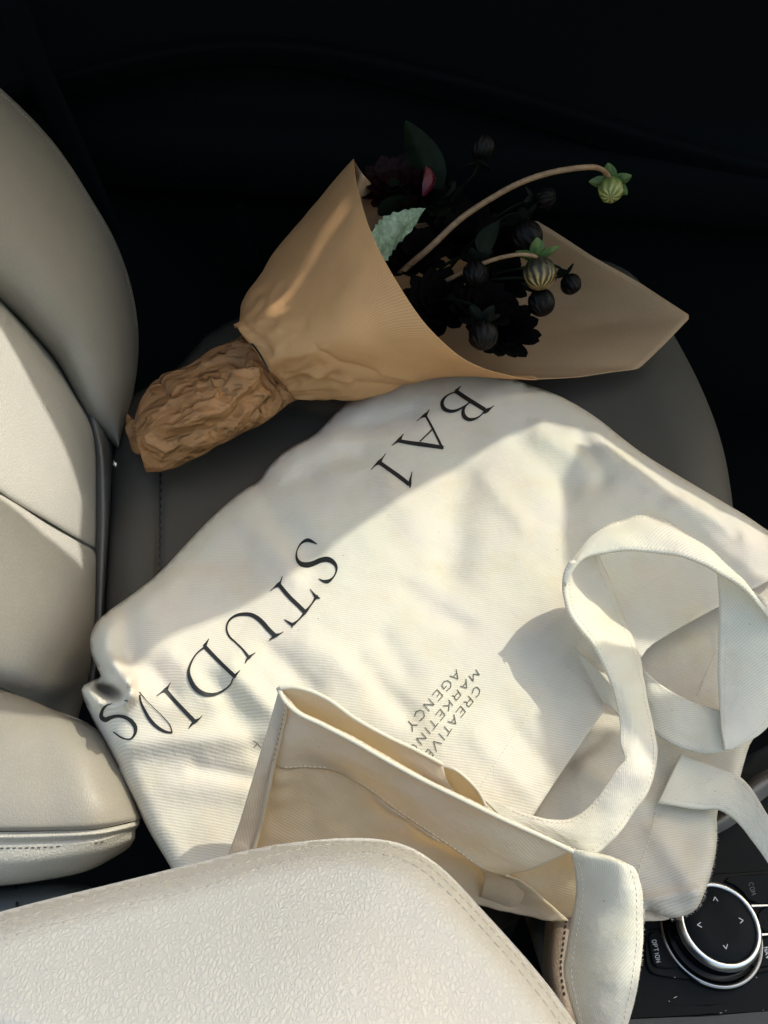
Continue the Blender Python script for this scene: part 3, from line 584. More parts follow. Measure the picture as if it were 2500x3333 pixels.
stitches('hem_stitching', on(zmain, [(2060, 1932), (2130, 1890), (2230, 1835), (2330, 1790), (2400, 1755)], .0003), .0028, M['ctread'], bag, r=.00022)
stitches('hem_stitching', on(zmain, [(1848, 2170), (1900, 2210), (1945, 2262), (1968, 2300)], .0004), .0028, M['ctread'], bag, r=.00022)
stitches('hem_stitching', on(zback, [(2140, 2615), (2110, 2740), (2080, 2830), (2072, 2900)], .0004), .0028, M['ctread'], bag, r=.00025)
stitches('hem_stitching', on(zback, [(2335, 2110), (2300, 2190), (2270, 2270)], .0004), .0028, M['ctread'], bag, r=.00025)
# standing mouth corner (flap): outer face, hem band, side strip, far lip
A = np.array
rim = A([(912, 2246, .128), (958, 2312, .128), (1050, 2360, .124), (1150, 2412, .120), (1250, 2470, .116), (1370, 2536, .110), (1500, 2600, .106), (1640, 2668, .100), (1760, 2722, .096), (1866, 2772, .092)])
heml = A([(882, 2486, .092), (905, 2500, .092), (1000, 2502, .090), (1090, 2512, .088), (1180, 2560, .084), (1290, 2640, .080), (1400, 2715, .076), (1490, 2776, .072), (1575, 2832, .070), (1640, 2850, .068)])
base = A([(805, 2810, .050), (860, 2830, .046), (960, 2860, .042), (1080, 2900, .038), (1200, 2920, .034), (1320, 2930, .032), (1440, 2940, .034), (1560, 2950, .034), (1690, 2978, .034), (1850, 2990, .036)])
def c3(P, n, **k): return cr(np.array(P, float), n, **k)
nR = 70; R0, R1 = c3(rim, nR), c3(heml, nR)
fl_rows = []
for k in (0, .5, 1.0):
    q = R0*(1-k)+R1*k
    fl_rows.append([U(*p) for p in q])
hemG = loft(fl_rows, 26, nR)
hemG = displace(hemG, lambda p, u, v: (.0022*nz(p, 26, 1)+.0007*nz(p, 70, 3)+.002*math.sin(u*math.pi))*(.35+.65*math.sin(u*math.pi)), A([0, -1, .5]))
face_cam(grid_obj('hem_band', hemG, M['hem'], bag, .0022))
R2 = c3(base, nR); low = []
for k in (-.02, .33, .66, 1.0):
    q = R1*(1-k)+R2*k; low.append([U(p[0], p[1], p[2]-.0015) for p in q])
lowG = loft(low, 40, nR)
lowG = displace(lowG, lambda p, u, v: (.0060*nz(p, 18, 6)+.0026*nz(p, 45, 2)+.0010*nz(p, 110, 2)-.004*math.sin(min(1, u)*math.pi)), A([0, -1, .5]))
face_cam(grid_obj('flap_face', lowG, M['flapc'], bag, .0009))
# golden end of the mouth
gold = [[(1560, 2822, .070), (1650, 2812, .075), (1760, 2795, .080), (1875, 2768, .086)], [(1575, 2860, .058), (1660, 2860, .060), (1770, 2850, .062), (1880, 2830, .064)],
        [(1565, 2910, .045), (1670, 2925, .045), (1780, 2930, .046), (1880, 2925, .048)], [(1550, 2925, .034), (1680, 2975, .034), (1780, 2990, .034), (1885, 2992, .034)]]
G = loft([[U(x, y, z-.004) for x, y, z in r] for r in gold], 24, 40); G = displace(G, lambda p, u, v: .0016*nz(p, 40, 9), A([0, -1, .5]))
face_cam(grid_obj('lining_end', G, M['flapc'], bag, .0009))
# side strip left of the seam
sr = [[(908, 2240, .130), (880, 2340, .118), (850, 2440, .103), (815, 2560, .085), (775, 2690, .066), (735, 2800, .050), (715, 2850, .042)],
      [(925, 2268, .130), (905, 2370, .115), (880, 2470, .100), (858, 2570, .083), (828, 2690, .066), (795, 2800, .052), (780, 2850, .044)],
      [(940, 2292, .129), (918, 2400, .110), (892, 2496, .094), (868, 2600, .079), (842, 2710, .063), (815, 2805, .050), (800, 2850, .043)]]
G = loft([[U(*p) for p in r] for r in sr], 16, 50); G = displace(G, lambda p, u, v: .0010*nz(p, 60, 9), A([-.5, -1, .5]))
face_cam(grid_obj('side_strip', G, M['hem'], bag, .0012))
tube('side_seam', c3([U(935, 2290, .131), U(915, 2385, .1135), U(890, 2490, .097), U(868, 2600, .081), U(842, 2710, .065), U(815, 2805, .052)], 40), .0011, M['hem'], bag)
stitches('seam_thread', c3([U(931, 2292, .1325), U(911, 2385, .115), U(887, 2485, .099)], 20), .003, plain('rust_thread', (.45, .22, .10), .8), bag, r=.0003)
rimcord = c3([U(*p) for p in [(906, 2240, .130), (930, 2285, .131)]+[tuple(r+A([0, 0, .001])) for r in rim[1:]]], 120)
tube('rim_edge', rimcord, .0013, M['strap'], bag, 8)
stitches('hem_stitching', [U(p[0], p[1]-8, p[2]+.0022) for p in R1[4:62]], .0026, M['ctread'], bag, r=.00025, up=(0, -1, .3))
# far lip, inside face turned to us
rear = [[(908, 2240, .131), (950, 2236, .132), (1000, 2246, .131), (1060, 2272, .128), (1150, 2335, .120), (1250, 2392, .110), (1350, 2440, .098), (1440, 2488, .085)],
        [(918, 2262, .124), (955, 2275, .122), (1000, 2295, .118), (1070, 2335, .112), (1150, 2385, .104), (1260, 2450, .094), (1370, 2510, .084), (1460, 2550, .074)],
        [(935, 2320, .105), (975, 2345, .10), (1030, 2372, .095), (1100, 2410, .09), (1180, 2450, .085), (1290, 2510, .075), (1400, 2570, .066), (1500, 2610, .060)]]
G = loft([[U(*p) for p in r] for r in rear], 16, 60)
face_cam(grid_obj('rear_lip', G, M['hem'], bag, .0014))
tube('rim_edge', c3([U(x, y, z+.0006) for x, y, z in rear[0]], 80), .0012, M['strap'], bag, 8)
lip2 = [[(1372, 2444, .070), (1430, 2492, .078), (1480, 2505, .082), (1530, 2545, .078), (1565, 2590, .070), (1580, 2625, .064)], [(1360, 2480, .066), (1420, 2530, .066), (1470, 2560, .066), (1520, 2590, .064), (1560, 2620, .060), (1590, 2650, .058)], [(1350, 2520, .058), (1410, 2560, .058), (1470, 2600, .056), (1530, 2630, .056), (1580, 2660, .056), (1610, 2680, .056)]]
face_cam(grid_obj('inner_fold', loft([[U(*p) for p in r] for r in lip2], 14, 40), M['hem'], bag, .0012))
tube('rim_edge', c3([U(x, y, z+.0006) for x, y, z in lip2[0]], 60), .0010, M['strap'], bag, 8)
# ---- straps
def strap(name, a, b, mid=None, bulge=.0, n=90, m=18, mat='strap', amp=.0006, st=True, thick=.0022, fold=None, mids=None):
    pa = c3(a, n); pb = c3(b, n)
    A3 = A([U(*p) for p in pa]); B3 = A([U(*p) for p in pb]); rows = [A3]
    if mids:
        for k, mm in zip(np.linspace(0, 1, len(mids)+2)[1:-1], mids): rows.append(A([U(*p) for p in c3(mm, n)]))
    else:
        for k in (.33, .67): rows.append(A3*(1-k)+B3*k+A([0, -.15, 1])*bulge*np.sin(np.linspace(0, 1, n)*math.pi)[:, None])
    rows.append(B3)
    G = loft(rows, m, n)
    G = displace(G, lambda p, u, v: amp*nz(p, 60, 11)+amp*1.6*nz(p, 24, 4), A([0, -.4, 1]))
    o = face_cam(grid_obj(name, G, M[mat], bag, thick, off=-1))
    if st:
        N = gnormals(G); s = 1 if np.mean(N.reshape(-1, 3), 0)@A([0, -.4, 1]) > 0 else -1
        for v in (.09, .91):
            i = int(round(v*(m-1))); stitches('strap_stitching', (G[i]+N[i]*s*.0002)[int(n*.08):], .0027, M['ctread'], bag, r=.0002)
    return G
# front handle drop over the rim
strap('handle', [(1858, 2766, .094), (1862, 2790, .092), (1868, 2820, .088), (1874, 2900, .078), (1862, 2990, .070), (1846, 3070, .064), (1832, 3150, .060), (1855, 3260, .056), (1905, 3400, .05)],
      [(1985, 2778, .098), (2025, 2792, .103), (2062, 2815, .104), (2088, 2880, .098), (2095, 3000, .090), (2090, 3090, .084), (2078, 3180, .078), (2062, 3270, .07), (2020, 3400, .06)],
      mids=[[(1898, 2766, .097), (1908, 2785, .099), (1925, 2815, .097), (1945, 2890, .090), (1940, 3000, .082), (1928, 3080, .076), (1915, 3160, .07), (1920, 3260, .064), (1945, 3400, .055)],
            [(1942, 2770, .098), (1965, 2782, .102), (2000, 2800, .106), (2030, 2880, .10), (2035, 3000, .09), (2025, 3090, .084), (2012, 3180, .078), (2000, 3270, .07), (1985, 3400, .06)]], amp=.001)
# bright handle sweeping from the mouth up to the loop
sA = [(1560, 2585, .060), (1640, 2622, .062), (1720, 2650, .064), (1800, 2665, .066), (1870, 2655, .068), (1930, 2610, .072), (1980, 2545, .078), (2015, 2495, .082), (2032, 2480, .083), (2020, 2420, .083), (2018, 2360, .083), (2008, 2290, .084), (1985, 2200, .086), (1945, 2120, .088), (1890, 2045, .090), (1850, 1985, .093), (1836, 1920, .097), (1842, 1865, .104), (1862, 1830, .110)]
sB = [(1660, 2690, .062), (1760, 2730, .062), (1850, 2765, .062), (1930, 2785, .064), (1990, 2740, .066), (2050, 2660, .068), (2100, 2580, .072), (2128, 2510, .076), (2136, 2450, .079), (2134, 2400, .08), (2120, 2320, .080), (2100, 2220, .078), (2080, 2130, .075), (2055, 2050, .072), (2020, 1970, .070), (1985, 1890, .072), (1965, 1840, .078), (1955, 1810, .086), (1950, 1800, .09)]
def midrow(k, dz):
    a = c3(sA, 40); b = c3(sB, 40); r = a*(1-k)+b*k; r[:, 2] += dz*np.sin(np.linspace(0, 1, 40)*math.pi); return r
strap('handle_loop', sA, sB, mids=[midrow(.33, .003), midrow(.62, .0025)], n=150, m=22, amp=.0020)
# top arc of the loop
tA = [(1836, 1900, .100), (1850, 1850, .104), (1890, 1790, .107), (1960, 1718, .109), (2040, 1680, .110), (2120, 1674, .110), (2190, 1698, .110), (2260, 1752, .109), (2320, 1795, .108), (2390, 1850, .106), (2450, 1912, .102), (2500, 1975, .098), (2560, 2070, .09)]
tB = [(1842, 1905, .100), (1865, 1858, .105), (1900, 1818, .109), (1975, 1795, .113), (2060, 1788, .115), (2140, 1794, .116), (2220, 1812, .116), (2290, 1838, .115), (2340, 1862, .113), (2400, 1895, .110), (2445, 1932, .106), (2492, 1990, .100), (2552, 2080, .088)]
strap('handle_loop', tA, tB, bulge=.003, n=110, m=16, amp=.0018)
# descending right side
dA = [(2330, 1850, .096), (2338, 1950, .086), (2338, 2050, .078), (2336, 2150, .070), (2338, 2250, .064), (2344, 2330, .060), (2352, 2400, .058), (2362, 2440, .056)]
dB = [(2470, 1950, .100), (2530, 2050, .090), (2560, 2150, .080), (2550, 2250, .070), (2520, 2340, .062), (2470, 2390, .058), (2420, 2420, .056), (2375, 2444, .054)]
strap('handle_loop', dA, dB, bulge=.004, n=80, m=18, amp=.0014)
# folded back lower piece
eA = [(2060, 2140, .040), (2095, 2178, .044), (2150, 2225, .046), (2210, 2262, .048), (2280, 2292, .050), (2345, 2312, .054)]
eB = [(2110, 2360, .040), (2150, 2398, .042), (2200, 2425, .044), (2260, 2445, .046), (2320, 2450, .050), (2366, 2436, .055)]
strap('handle_end', eA, eB, bulge=.002, n=60, m=16, amp=.0010)
# tab stitched to the back panel, running off to the right
gA = [(2218, 2452, .034), (2280, 2475, .034), (2340, 2497, .034), (2400, 2520, .035), (2445, 2565, .040), (2490, 2640, .044), (2560, 2740, .045)]
gB = [(2142, 2610, .034), (2210, 2622, .034), (2280, 2632, .034), (2340, 2634, .035), (2385, 2662, .036), (2450, 2740, .036), (2540, 2870, .034)]
strap('handle_tab', gA, gB, bulge=.0015, n=70, m=18, amp=.0008)
for p, q in (((2235, 2475), (2335, 2610)), ((2345, 2520), (2180, 2590)), ((2390, 2530), (2340, 2620)), ((2225, 2470), (2165, 2600))):
    stitches('strap_stitching', [U(*p, .0375), U(*((A(p)+A(q))/2), .0385), U(*q, .0375)], .0027, M['ctread'], bag, r=.00022)
# hidden tab under the loop on the front panel
strap('handle_tab', [(1870, 2110, .051), (1930, 2165, .053), (1990, 2230, .053)], [(1965, 2290, .046), (1995, 2310, .048), (2040, 2350, .048)], n=30, m=12, st=False)
# loose cotton fibres along cut edges
V = []; F = []
def fuzz(L3, n, ln=.0012):
    Q = cr(A(L3), n); T = np.gradient(Q, axis=0)
    for q, t in zip(Q, T):
        t = t/(np.linalg.norm(t)+1e-9); k = random.uniform(.3, 1.0)*ln
        d = np.cross(t, [0, .2, 1])*random.choice((-1, 1))+np.random.normal(0, .5, 3); d /= np.linalg.norm(d)+1e-9; d2 = d+np.random.normal(0, .5, 3)
        s_ = np.cross(d, CAM-q); s_ = s_/(np.linalg.norm(s_)+1e-9)*.00005; i = len(V)
        a, b, c_ = q+t*random.uniform(-.002, .002), None, None; b = a+d*k*.6; c_ = b+d2*k*.5
        V.extend([a-s_, a+s_, b+s_*.8, b-s_*.8, c_]); F.extend([(i, i+1, i+2, i+3), (i+3, i+2, i+4)])
fuzz(UA(A(back_poly[12:22], float), zback(A(back_poly[12:22], float))), 420)
fuzz(UA(A(RIGHT[2:10], float), zmain(A(RIGHT[2:10], float))), 160, .0008)
fuzz([U(2088, 2880, .098), U(2095, 3000, .090), U(2090, 3090, .084), U(2078, 3180, .078), U(2062, 3270, .07)], 260)
fuzz([U(*p) for p in rim], 200, .0008)
fz = link('cotton_fibres', mesh_py('cotton_fibres', V, F), M['ctread'], bag, False); fz['kind'] = 'stuff'
#@@TEXT
# ------------------------------------------------------------------ print
def ribbon(P, wd, lift, V, F, zf, step=6.):
    P = np.array(P, float); L = np.linalg.norm(np.diff(P, axis=0), axis=1).sum(); n = max(4, int(L/step))
    q = cr(np.c_[P, wd], n, len(P) < 3); T = np.gradient(q[:, :2], axis=0); T /= np.linalg.norm(T, axis=1)[:, None]+1e-9
    N = np.c_[-T[:, 1], T[:, 0]]; cols = []
    for s in (-.5, -.17, .17, .5): cols.append(q[:, :2]+N*q[:, 2:3]*s)
    i = len(V); Q = np.concatenate(cols); W = UA(Q, zf(Q)+lift)
    V.extend(list(W))
    for c in range(3):
        for k in range(n-1): a = i+c*n+k; F.append((a, a+1, a+n+1, a+n))
def T1(p): return (1150+p[0]/3.318, 1200+p[1]/3.318, p[2]/3.318)
def T2(p): return (700+p[0]/3.687, 1720+p[1]/3.687, p[2]/3.687)
def T3(p): return (240+p[0]/2.860, 2050+p[1]/2.860, p[2]/2.860)
LET = {
 'letter_b': (T1, [[(1105, 240, 46), (1200, 305, 46), (1320, 380, 46), (1425, 445, 46)], [(1162, 188, 7), (1135, 215, 20), (1105, 248, 40)], [(1520, 398, 7), (1485, 425, 16), (1445, 450, 44), (1410, 480, 22)],
   [(1110, 250, 16), (1050, 270, 14), (990, 310, 22), (958, 365, 36), (975, 425, 44), (1040, 458, 38), (1120, 448, 26), (1185, 415, 18), (1262, 360, 14)], [(1262, 362, 12), (1212, 405, 18), (1186, 455, 34), (1195, 510, 46), (1245, 548, 40), (1310, 542, 26), (1370, 510, 14), (1415, 460, 12)]]),
 'letter_a': (T1, [[(778, 500, 24), (850, 630, 24), (960, 852, 26)], [(490, 778, 36), (600, 798, 42), (760, 820, 46), (975, 852, 40)], [(685, 565, 7), (735, 525, 14), (780, 500, 40), (800, 475, 20), (822, 440, 7)], [(415, 832, 7), (465, 792, 22), (500, 768, 42), (520, 735, 18), (543, 702, 7)], [(853, 655, 14), (718, 788, 14)]]),
 'letter_l': (T1, [[(275, 1008, 44), (400, 1095, 44), (520, 1182, 46), (605, 1250, 44)], [(190, 1090, 7), (240, 1040, 18), (283, 1006, 44), (308, 975, 18), (350, 915, 7)], [(613, 1287, 8), (612, 1245, 34), (616, 1195, 24), (628, 1150, 12), (635, 1112, 7)]]),
 'letter_s': (T2, [[(1225, 188, 10), (1170, 160, 32), (1115, 140, 46), (1050, 165, 28), (1000, 225, 16), (977, 300, 18), (985, 370, 34), (1025, 420, 54), (1100, 438, 66), (1190, 415, 60), (1270, 380, 60), (1350, 370, 64), (1420, 405, 52), (1458, 470, 30), (1450, 530, 18), (1410, 595, 22), (1340, 638, 46), (1290, 628, 26), (1243, 602, 8)]]),
 'letter_t': (T2, [[(765, 672, 48), (900, 830, 50), (1000, 925, 50), (1075, 1000, 52)], [(662, 750, 8), (715, 705, 18), (765, 672, 48), (785, 640, 20), (808, 572, 8)], [(833, 1092, 10), (880, 1125, 26), (925, 1150, 40), (985, 1112, 20), (1040, 1055, 22), (1085, 1000, 40), (1135, 940, 22), (1185, 870, 22), (1212, 828, 30), (1235, 800, 8)], [(925, 1190, 8), (925, 1150, 36)], [(1140, 725, 8), (1185, 785, 22), (1212, 820, 42), (1262, 838, 8)]]),
 'letter_u': (T2, [[(405, 1548, 40), (340, 1460, 24), (250, 1370, 22), (165, 1285, 24), (138, 1200, 22), (165, 1110, 24), (250, 1045, 32), (340, 1028, 42), (430, 1035, 48), (500, 1070, 54), (570, 1130, 56), (640, 1210, 54), (720, 1288, 54)], [(360, 1622, 8), (385, 1570, 28), (410, 1545, 40), (440, 1520, 20), (487, 1490, 8)], [(645, 1345, 8), (690, 1310, 26), (725, 1283, 44), (770, 1268, 18), (820, 1238, 8)]]),
 'letter_d': (T3, [[(1215, 150, 38), (1320, 260, 36), (1410, 350, 36), (1505, 440, 40)], [(1260, 80, 6), (1240, 115, 18), (1215, 155, 36)], [(1550, 375, 6), (1515, 412, 20), (1490, 440, 36)], [(1212, 165, 16), (1150, 215, 13), (1095, 300, 18), (1070, 390, 28), (1092, 480, 42), (1150, 560, 46), (1230, 600, 40), (1320, 598, 28), (1400, 560, 16), (1460, 505, 13), (1482, 450, 12)]]),
 'letter_i': (T3, [[(855, 562, 38), (950, 670, 36), (1040, 765, 38), (1130, 858, 40)], [(772, 615, 6), (825, 577, 16), (858, 557, 36), (880, 525, 14), (902, 490, 6)], [(1068, 922, 6), (1103, 875, 22), (1130, 852, 34), (1165, 830, 14), (1197, 798, 6)]]),
 'letter_o': (T3, [[(612, 580, 14), (622, 660, 18), (665, 760, 28), (720, 850, 34), (790, 915, 32), (860, 950, 24), (915, 958, 14)], [(916, 960, 12), (902, 900, 10), (840, 820, 9), (760, 740, 7), (680, 660, 6), (612, 580, 12)]]),
 'letter_s ': (T3, [[(355, 685, 6), (300, 708, 18), (262, 760, 28), (258, 815, 40), (290, 838, 46), (340, 818, 38), (400, 803, 30), (470, 812, 34), (535, 850, 40), (574, 910, 38), (568, 970, 26), (530, 1015, 16), (460, 1010, 16), (410, 982, 14), (366, 948, 10)], [(470, 660, 5), (488, 658, 12), (504, 672, 5)]]),
}
for nm, (T, ss) in LET.items():
    V = []; F = []
    for k, s in enumerate(ss):
        q = [T(p) for p in s]; ribbon([(a, b) for a, b, _ in q], [c for _, _, c in q], .0005+.00005*k, V, F, zmain)
    o = face_cam(link(nm.strip(), mesh_py(nm.strip(), V, F), M['ink'], bag, True))
def T4(p): return (1300+p[0]/5.53, 2150+p[1]/5.53)
SM = {'word_agency': [[(1022, 158), (1058, 332), (908, 275)], [(1028, 225), (975, 292)], [(850, 455), (805, 508), (765, 450), (800, 380), (870, 358), (930, 400), (925, 480), (845, 550)], [(590, 625), (680, 520), (785, 632), (695, 730)], [(730, 575), (680, 648)], [(525, 680), (632, 798), (432, 785), (545, 912)], [(275, 1005), (300, 920), (370, 890), (440, 925), (450, 1010), (362, 1088)], [(163, 1088), (228, 1160), (335, 1158)], [(228, 1160), (238, 1280)]],
 'word_marketing': [[(1375, 160), (1443, 260), (1332, 240), (1330, 375), (1252, 268)], [(1200, 330), (1215, 495), (1095, 460)], [(1200, 395), (1145, 460)], [(1040, 520), (1110, 620), (1030, 712), (995, 680), (1000, 640), (1065, 570)], [(1003, 645), (948, 628)], [(885, 705), (965, 808)], [(905, 745), (885, 912)], [(900, 810), (785, 812)], [(648, 985), (738, 872), (825, 980), (738, 1082)], [(782, 925), (732, 998)], [(560, 1078), (652, 1185)], [(703, 1125), (603, 1250)], [(462, 1200), (560, 1318)], [(397, 1295), (492, 1398), (308, 1400), (408, 1520)], [(178, 1565), (245, 1510), (310, 1550), (312, 1635)]],
 'word_creative': [[(1312, 590), (1340, 500), (1400, 475), (1450, 530), (1435, 610), (1378, 660)], [(1242, 632), (1333, 740), (1255, 830), (1215, 810), (1215, 765), (1285, 690)], [(1225, 752), (1158, 740)], [(1018, 928), (1105, 818), (1190, 918), (1108, 1025)], [(1148, 868), (1100, 938)], [(982, 965), (1018, 1140), (870, 1095)], [(1005, 1030), (935, 1100)], [(805, 1182), (900, 1290)], [(945, 1228), (862, 1358)], [(712, 1310), (818, 1428)], [(765, 1495), (615, 1450), (670, 1638)], [(448, 1675), (518, 1590), (618, 1698), (585, 1728)], [(568, 1645), (522, 1705)]]}
for nm, ss in SM.items():
    V = []; F = []
    for k, s in enumerate(ss):
        for a, b in zip(s[:-1], s[1:]):
            a2, b2 = T4(a), T4(b); ribbon([a2, b2], [2.9, 2.9], .0005+.00004*(k % 3), V, F, zmain, 5)
    face_cam(link(nm, mesh_py(nm, V, F), M['inkgrey'], bag, True))
V = []; F = []
for a, b in (((824, 2412), (838, 2420)), ((838, 2420), (826, 2434)), ((838, 2420), (850, 2436))): ribbon([a, b], [2.4, 2.4], .0005, V, F, zmain, 4)
face_cam(link('small_letter', mesh_py('small_letter', V, F), M['inkgrey'], bag, True))
#@@PAPER
# ------------------------------------------------------------------ paper cone
paper = thing('paper_wrap', 'brown kraft paper cone wrapped round dark flowers, crumpled at its tied end', 'wrapping paper', U(900, 1250, 0))
cone = [
 [(845, 1085, .02), (830, 1040, .03), (885, 890, .05), (1060, 670, .085), (1160, 545, .115)],
 [(815, 1058, .045), (800, 1010, .056), (866, 868, .080), (1040, 650, .115), (1152, 520, .150)],
 [(826, 1090, .068), (880, 975, .096), (985, 850, .122), (1085, 740, .146), (1165, 610, .162)],
 [(845, 1130, .075), (935, 1045, .104), (1050, 950, .129), (1150, 860, .150), (1212, 765, .160)],
 [(870, 1175, .076), (980, 1120, .102), (1110, 1050, .125), (1220, 970, .140), (1300, 930, .148)],
 [(895, 1215, .066), (1010, 1175, .088), (1150, 1130, .108), (1280, 1080, .120), (1400, 1072, .125)],
 [(925, 1255, .052), (1040, 1230, .066), (1180, 1200, .083), (1340, 1165, .092), (1520, 1176, .092)],
 [(950, 1285, .040), (1070, 1280, .047), (1220, 1260, .058), (1400, 1222, .064), (1640, 1220, .062)],
 [(965, 1298, .030), (1085, 1300, .033), (1250, 1284, .040), (1345, 1248, .044), (1745, 1235, .044)],
 [(965, 1270, .012), (1085, 1285, .014), (1250, 1268, .018), (1380, 1235, .024), (1735, 1222, .036)]]
coneG = loft([[U(*p) for p in r] for r in cone], 90, 110)
def proj(p):
    q = A(p)-CAM; t = q@_d; return A([1250+FPX*(q@_x)/t, 1666.5-FPX*(q@_u)/t])
CREASE = [(985, 1245, 1110, 1185, 16, .0045), (1110, 1185, 1030, 1130, 12, -.003), (1110, 1185, 1230, 1215, 14, -.004), (1230, 1215, 1345, 1235, 12, .0025), (870, 1215, 960, 1090, 14, .003), (960, 1250, 1090, 1215, 12, -.004), (900, 1170, 1060, 1130, 12, .0025), (835, 1060, 905, 1150, 10, -.003),
          (880, 1140, 990, 1060, 14, -.0025), (930, 1215, 1050, 1190, 8, -.0025), (1020, 1215, 1140, 1240, 10, .003), (820, 1070, 850, 1120, 9, .004), (1160, 1250, 1330, 1262, 16, -.003)]
def cf(p, u, v):
    pp = proj(p); bb = .019*math.exp(-(np.hypot(pp[0]-862, pp[1]-1092)/78)**2)
    return cf0(p, u, v)*(.25+.75*min(1, v*9))+bb+sum(am*math.exp(-float(seg_dist(pp[None], np.array([(a, b), (c_, d_)], float))[0])/wd) for a, b, c_, d_, wd, am in CREASE)
def cf0(p, u, v):
    near = max(0, 1-v/.45)
    q = (u*9, v*2.2, 0); return .0014*nz(p, 12, 3) + near**1.3*(.010*ridged(q, 1.0, 4, 3)+.004*ridged(p, 40, 7, 2)) + max(0, 1-v/.8)*.0025*ridged((u*5, v*1.2, 0), 1.0, 14, 2) + .0004*nz(p, 60, 5)
coneG = displace(coneG, cf, A([-.2, -.6, .8]))
face_cam(grid_obj('outer_sheet', coneG, M['kraft'], paper, .0005))
rimI = [(1745, 1235, .042), (1900, 1226, .026), (2080, 1200, .020), (2172, 1112, .032), (2250, 1030, .045), (2090, 925, .058), (1925, 832, .075), (1785, 742, .095), (1745, 718, .098), (1650, 745, .095), (1560, 740, .095), (1445, 720, .10), (1320, 730, .10), (1235, 680, .110), (1210, 600, .14), (1180, 566, .158), (1152, 522, .150)]
neckI = A([900, 1180, .030])
R = c3(rimI, 120, lin=True)
rowsI = []
for k in (0, .12, .3, .5, .75, 1.0):
    sag = -.055*math.sin(k*math.pi)*np.sin(np.linspace(0, 1, 120)*math.pi)**1
    q = neckI[None]*(1-k)+R*k; q[:, 2] = np.maximum(q[:, 2]+sag*.8, .012+.01*k)
    q[:, 2] = np.where(k > .99, R[:, 2], q[:, 2]); rowsI.append(A([U(*p) for p in q]))
G = loft(rowsI, 60, 120, lin=True); G = displace(G, lambda p, u, v: .0014*nz(p, 16, 8)*u)
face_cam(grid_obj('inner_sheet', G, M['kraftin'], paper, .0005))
hand = [
 [(930, 1080, .012), (850, 1120, .010), (770, 1140, .010), (650, 1200, .010), (540, 1260, .010), (480, 1320, .010), (450, 1370, .010)],
 [(880, 1030, .040), (812, 1075, .036), (750, 1108, .040), (640, 1170, .040), (520, 1232, .035), (462, 1300, .030), (440, 1360, .022)],
 [(910, 1070, .058), (832, 1110, .062), (765, 1165, .068), (645, 1240, .066), (545, 1295, .060), (480, 1355, .050), (441, 1395, .036)],
 [(940, 1125, .064), (858, 1165, .070), (790, 1230, .080), (665, 1310, .078), (570, 1365, .070), (500, 1420, .058), (448, 1440, .042)],
 [(980, 1190, .050), (890, 1225, .058), (830, 1300, .064), (720, 1375, .062), (620, 1430, .055), (535, 1478, .045), (460, 1490, .034)],
 [(1050, 1285, .028), (960, 1300, .032), (875, 1372, .032), (745, 1445, .030), (645, 1492, .028), (550, 1530, .022), (476, 1537, .016)],
 [(1040, 1270, .010), (950, 1285, .010), (865, 1360, .008), (740, 1430, .006), (640, 1480, .005), (550, 1515, .004), (482, 1522, .004)]]
G = loft([[U(*p) for p in r] for r in hand], 100, 140)
def hf(p, u, v):
    e = min(1, max(0, v-.12)*6)*min(1, (1-v)*5+.15)
    w1 = .5*nz(p, 18, 9)
    h = 0
    for k, (fu, fv, am) in enumerate(((4.0, 2.2, .016), (9, 4.5, .006), (19, 11, .0015))):
        dd = noise.voronoi(Vector((u*fu+v*fv*.35+w1*(1+k), v*fv-u*fu*.2+w1, 3.7*k)))[0]; h += am*(dd[0]-.38)
    return e*(h*.8-.003+.004*nz(p, 22, 3))
RID = [([(830, 1222), (810, 1218), (728, 1228), (620, 1253), (569, 1289), (508, 1366)], 13, .007), ([(790, 1165), (700, 1215), (620, 1238), (560, 1265)], 9, -.007), ([(820, 1248), (779, 1289), (707, 1346), (620, 1371), (528, 1407), (497, 1428)], 12, .007), ([(830, 1285), (770, 1345), (690, 1400), (600, 1420), (540, 1440)], 14, -.006),
       ([(800, 1335), (738, 1407)], 9, .006), ([(861, 1279), (810, 1310)], 9, .005), ([(860, 1320), (800, 1390)], 10, -.004), ([(778, 1120), (745, 1150), (700, 1160), (660, 1185)], 9, .005), ([(790, 1150), (760, 1180), (772, 1205)], 8, -.005), ([(665, 1430), (605, 1462)], 9, .004),
       ([(742, 1232), (720, 1262), (752, 1285)], 7, -.004), ([(690, 1245), (712, 1285), (690, 1310)], 7, .004), ([(650, 1260), (640, 1310), (600, 1330)], 9, .004), ([(765, 1240), (800, 1262), (770, 1290)], 7, .004), ([(560, 1320), (600, 1345), (560, 1380)], 9, -.003), ([(520, 1240), (540, 1290), (480, 1370)], 10, -.004), ([(480, 1430), (540, 1470), (520, 1520)], 10, .003), ([(840, 1130), (800, 1180), (830, 1230)], 8, .004)]
def hg(p, u, v):
    pp = proj(p)[None]; w_ = 8*nz(p, 60, 3)
    return hf(p, u, v)*.7+sum(am*math.exp(-max(0., float(seg_dist(pp+w_, np.array(L, float))[0]))/wd) for L, wd, am in RID)*min(1, v*8)
G = displace(G, hg, A([-.2, -.5, .9]))
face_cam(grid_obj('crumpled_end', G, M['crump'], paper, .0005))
G = loft([[U(*p) for p in r] for r in ([(600, 1300, .03), (520, 1330, .025), (450, 1370, .02), (412, 1345, .018)], [(600, 1380, .02), (520, 1400, .018), (450, 1430, .014), (408, 1400, .012)], [(600, 1440, .01), (520, 1450, .01), (450, 1480, .008), (425, 1455, .006)])], 12, 20)
face_cam(grid_obj('end_flap', displace(G, lambda p, u, v: .004*ridged(p, 30, 2)), M['crump'], paper, .0005))
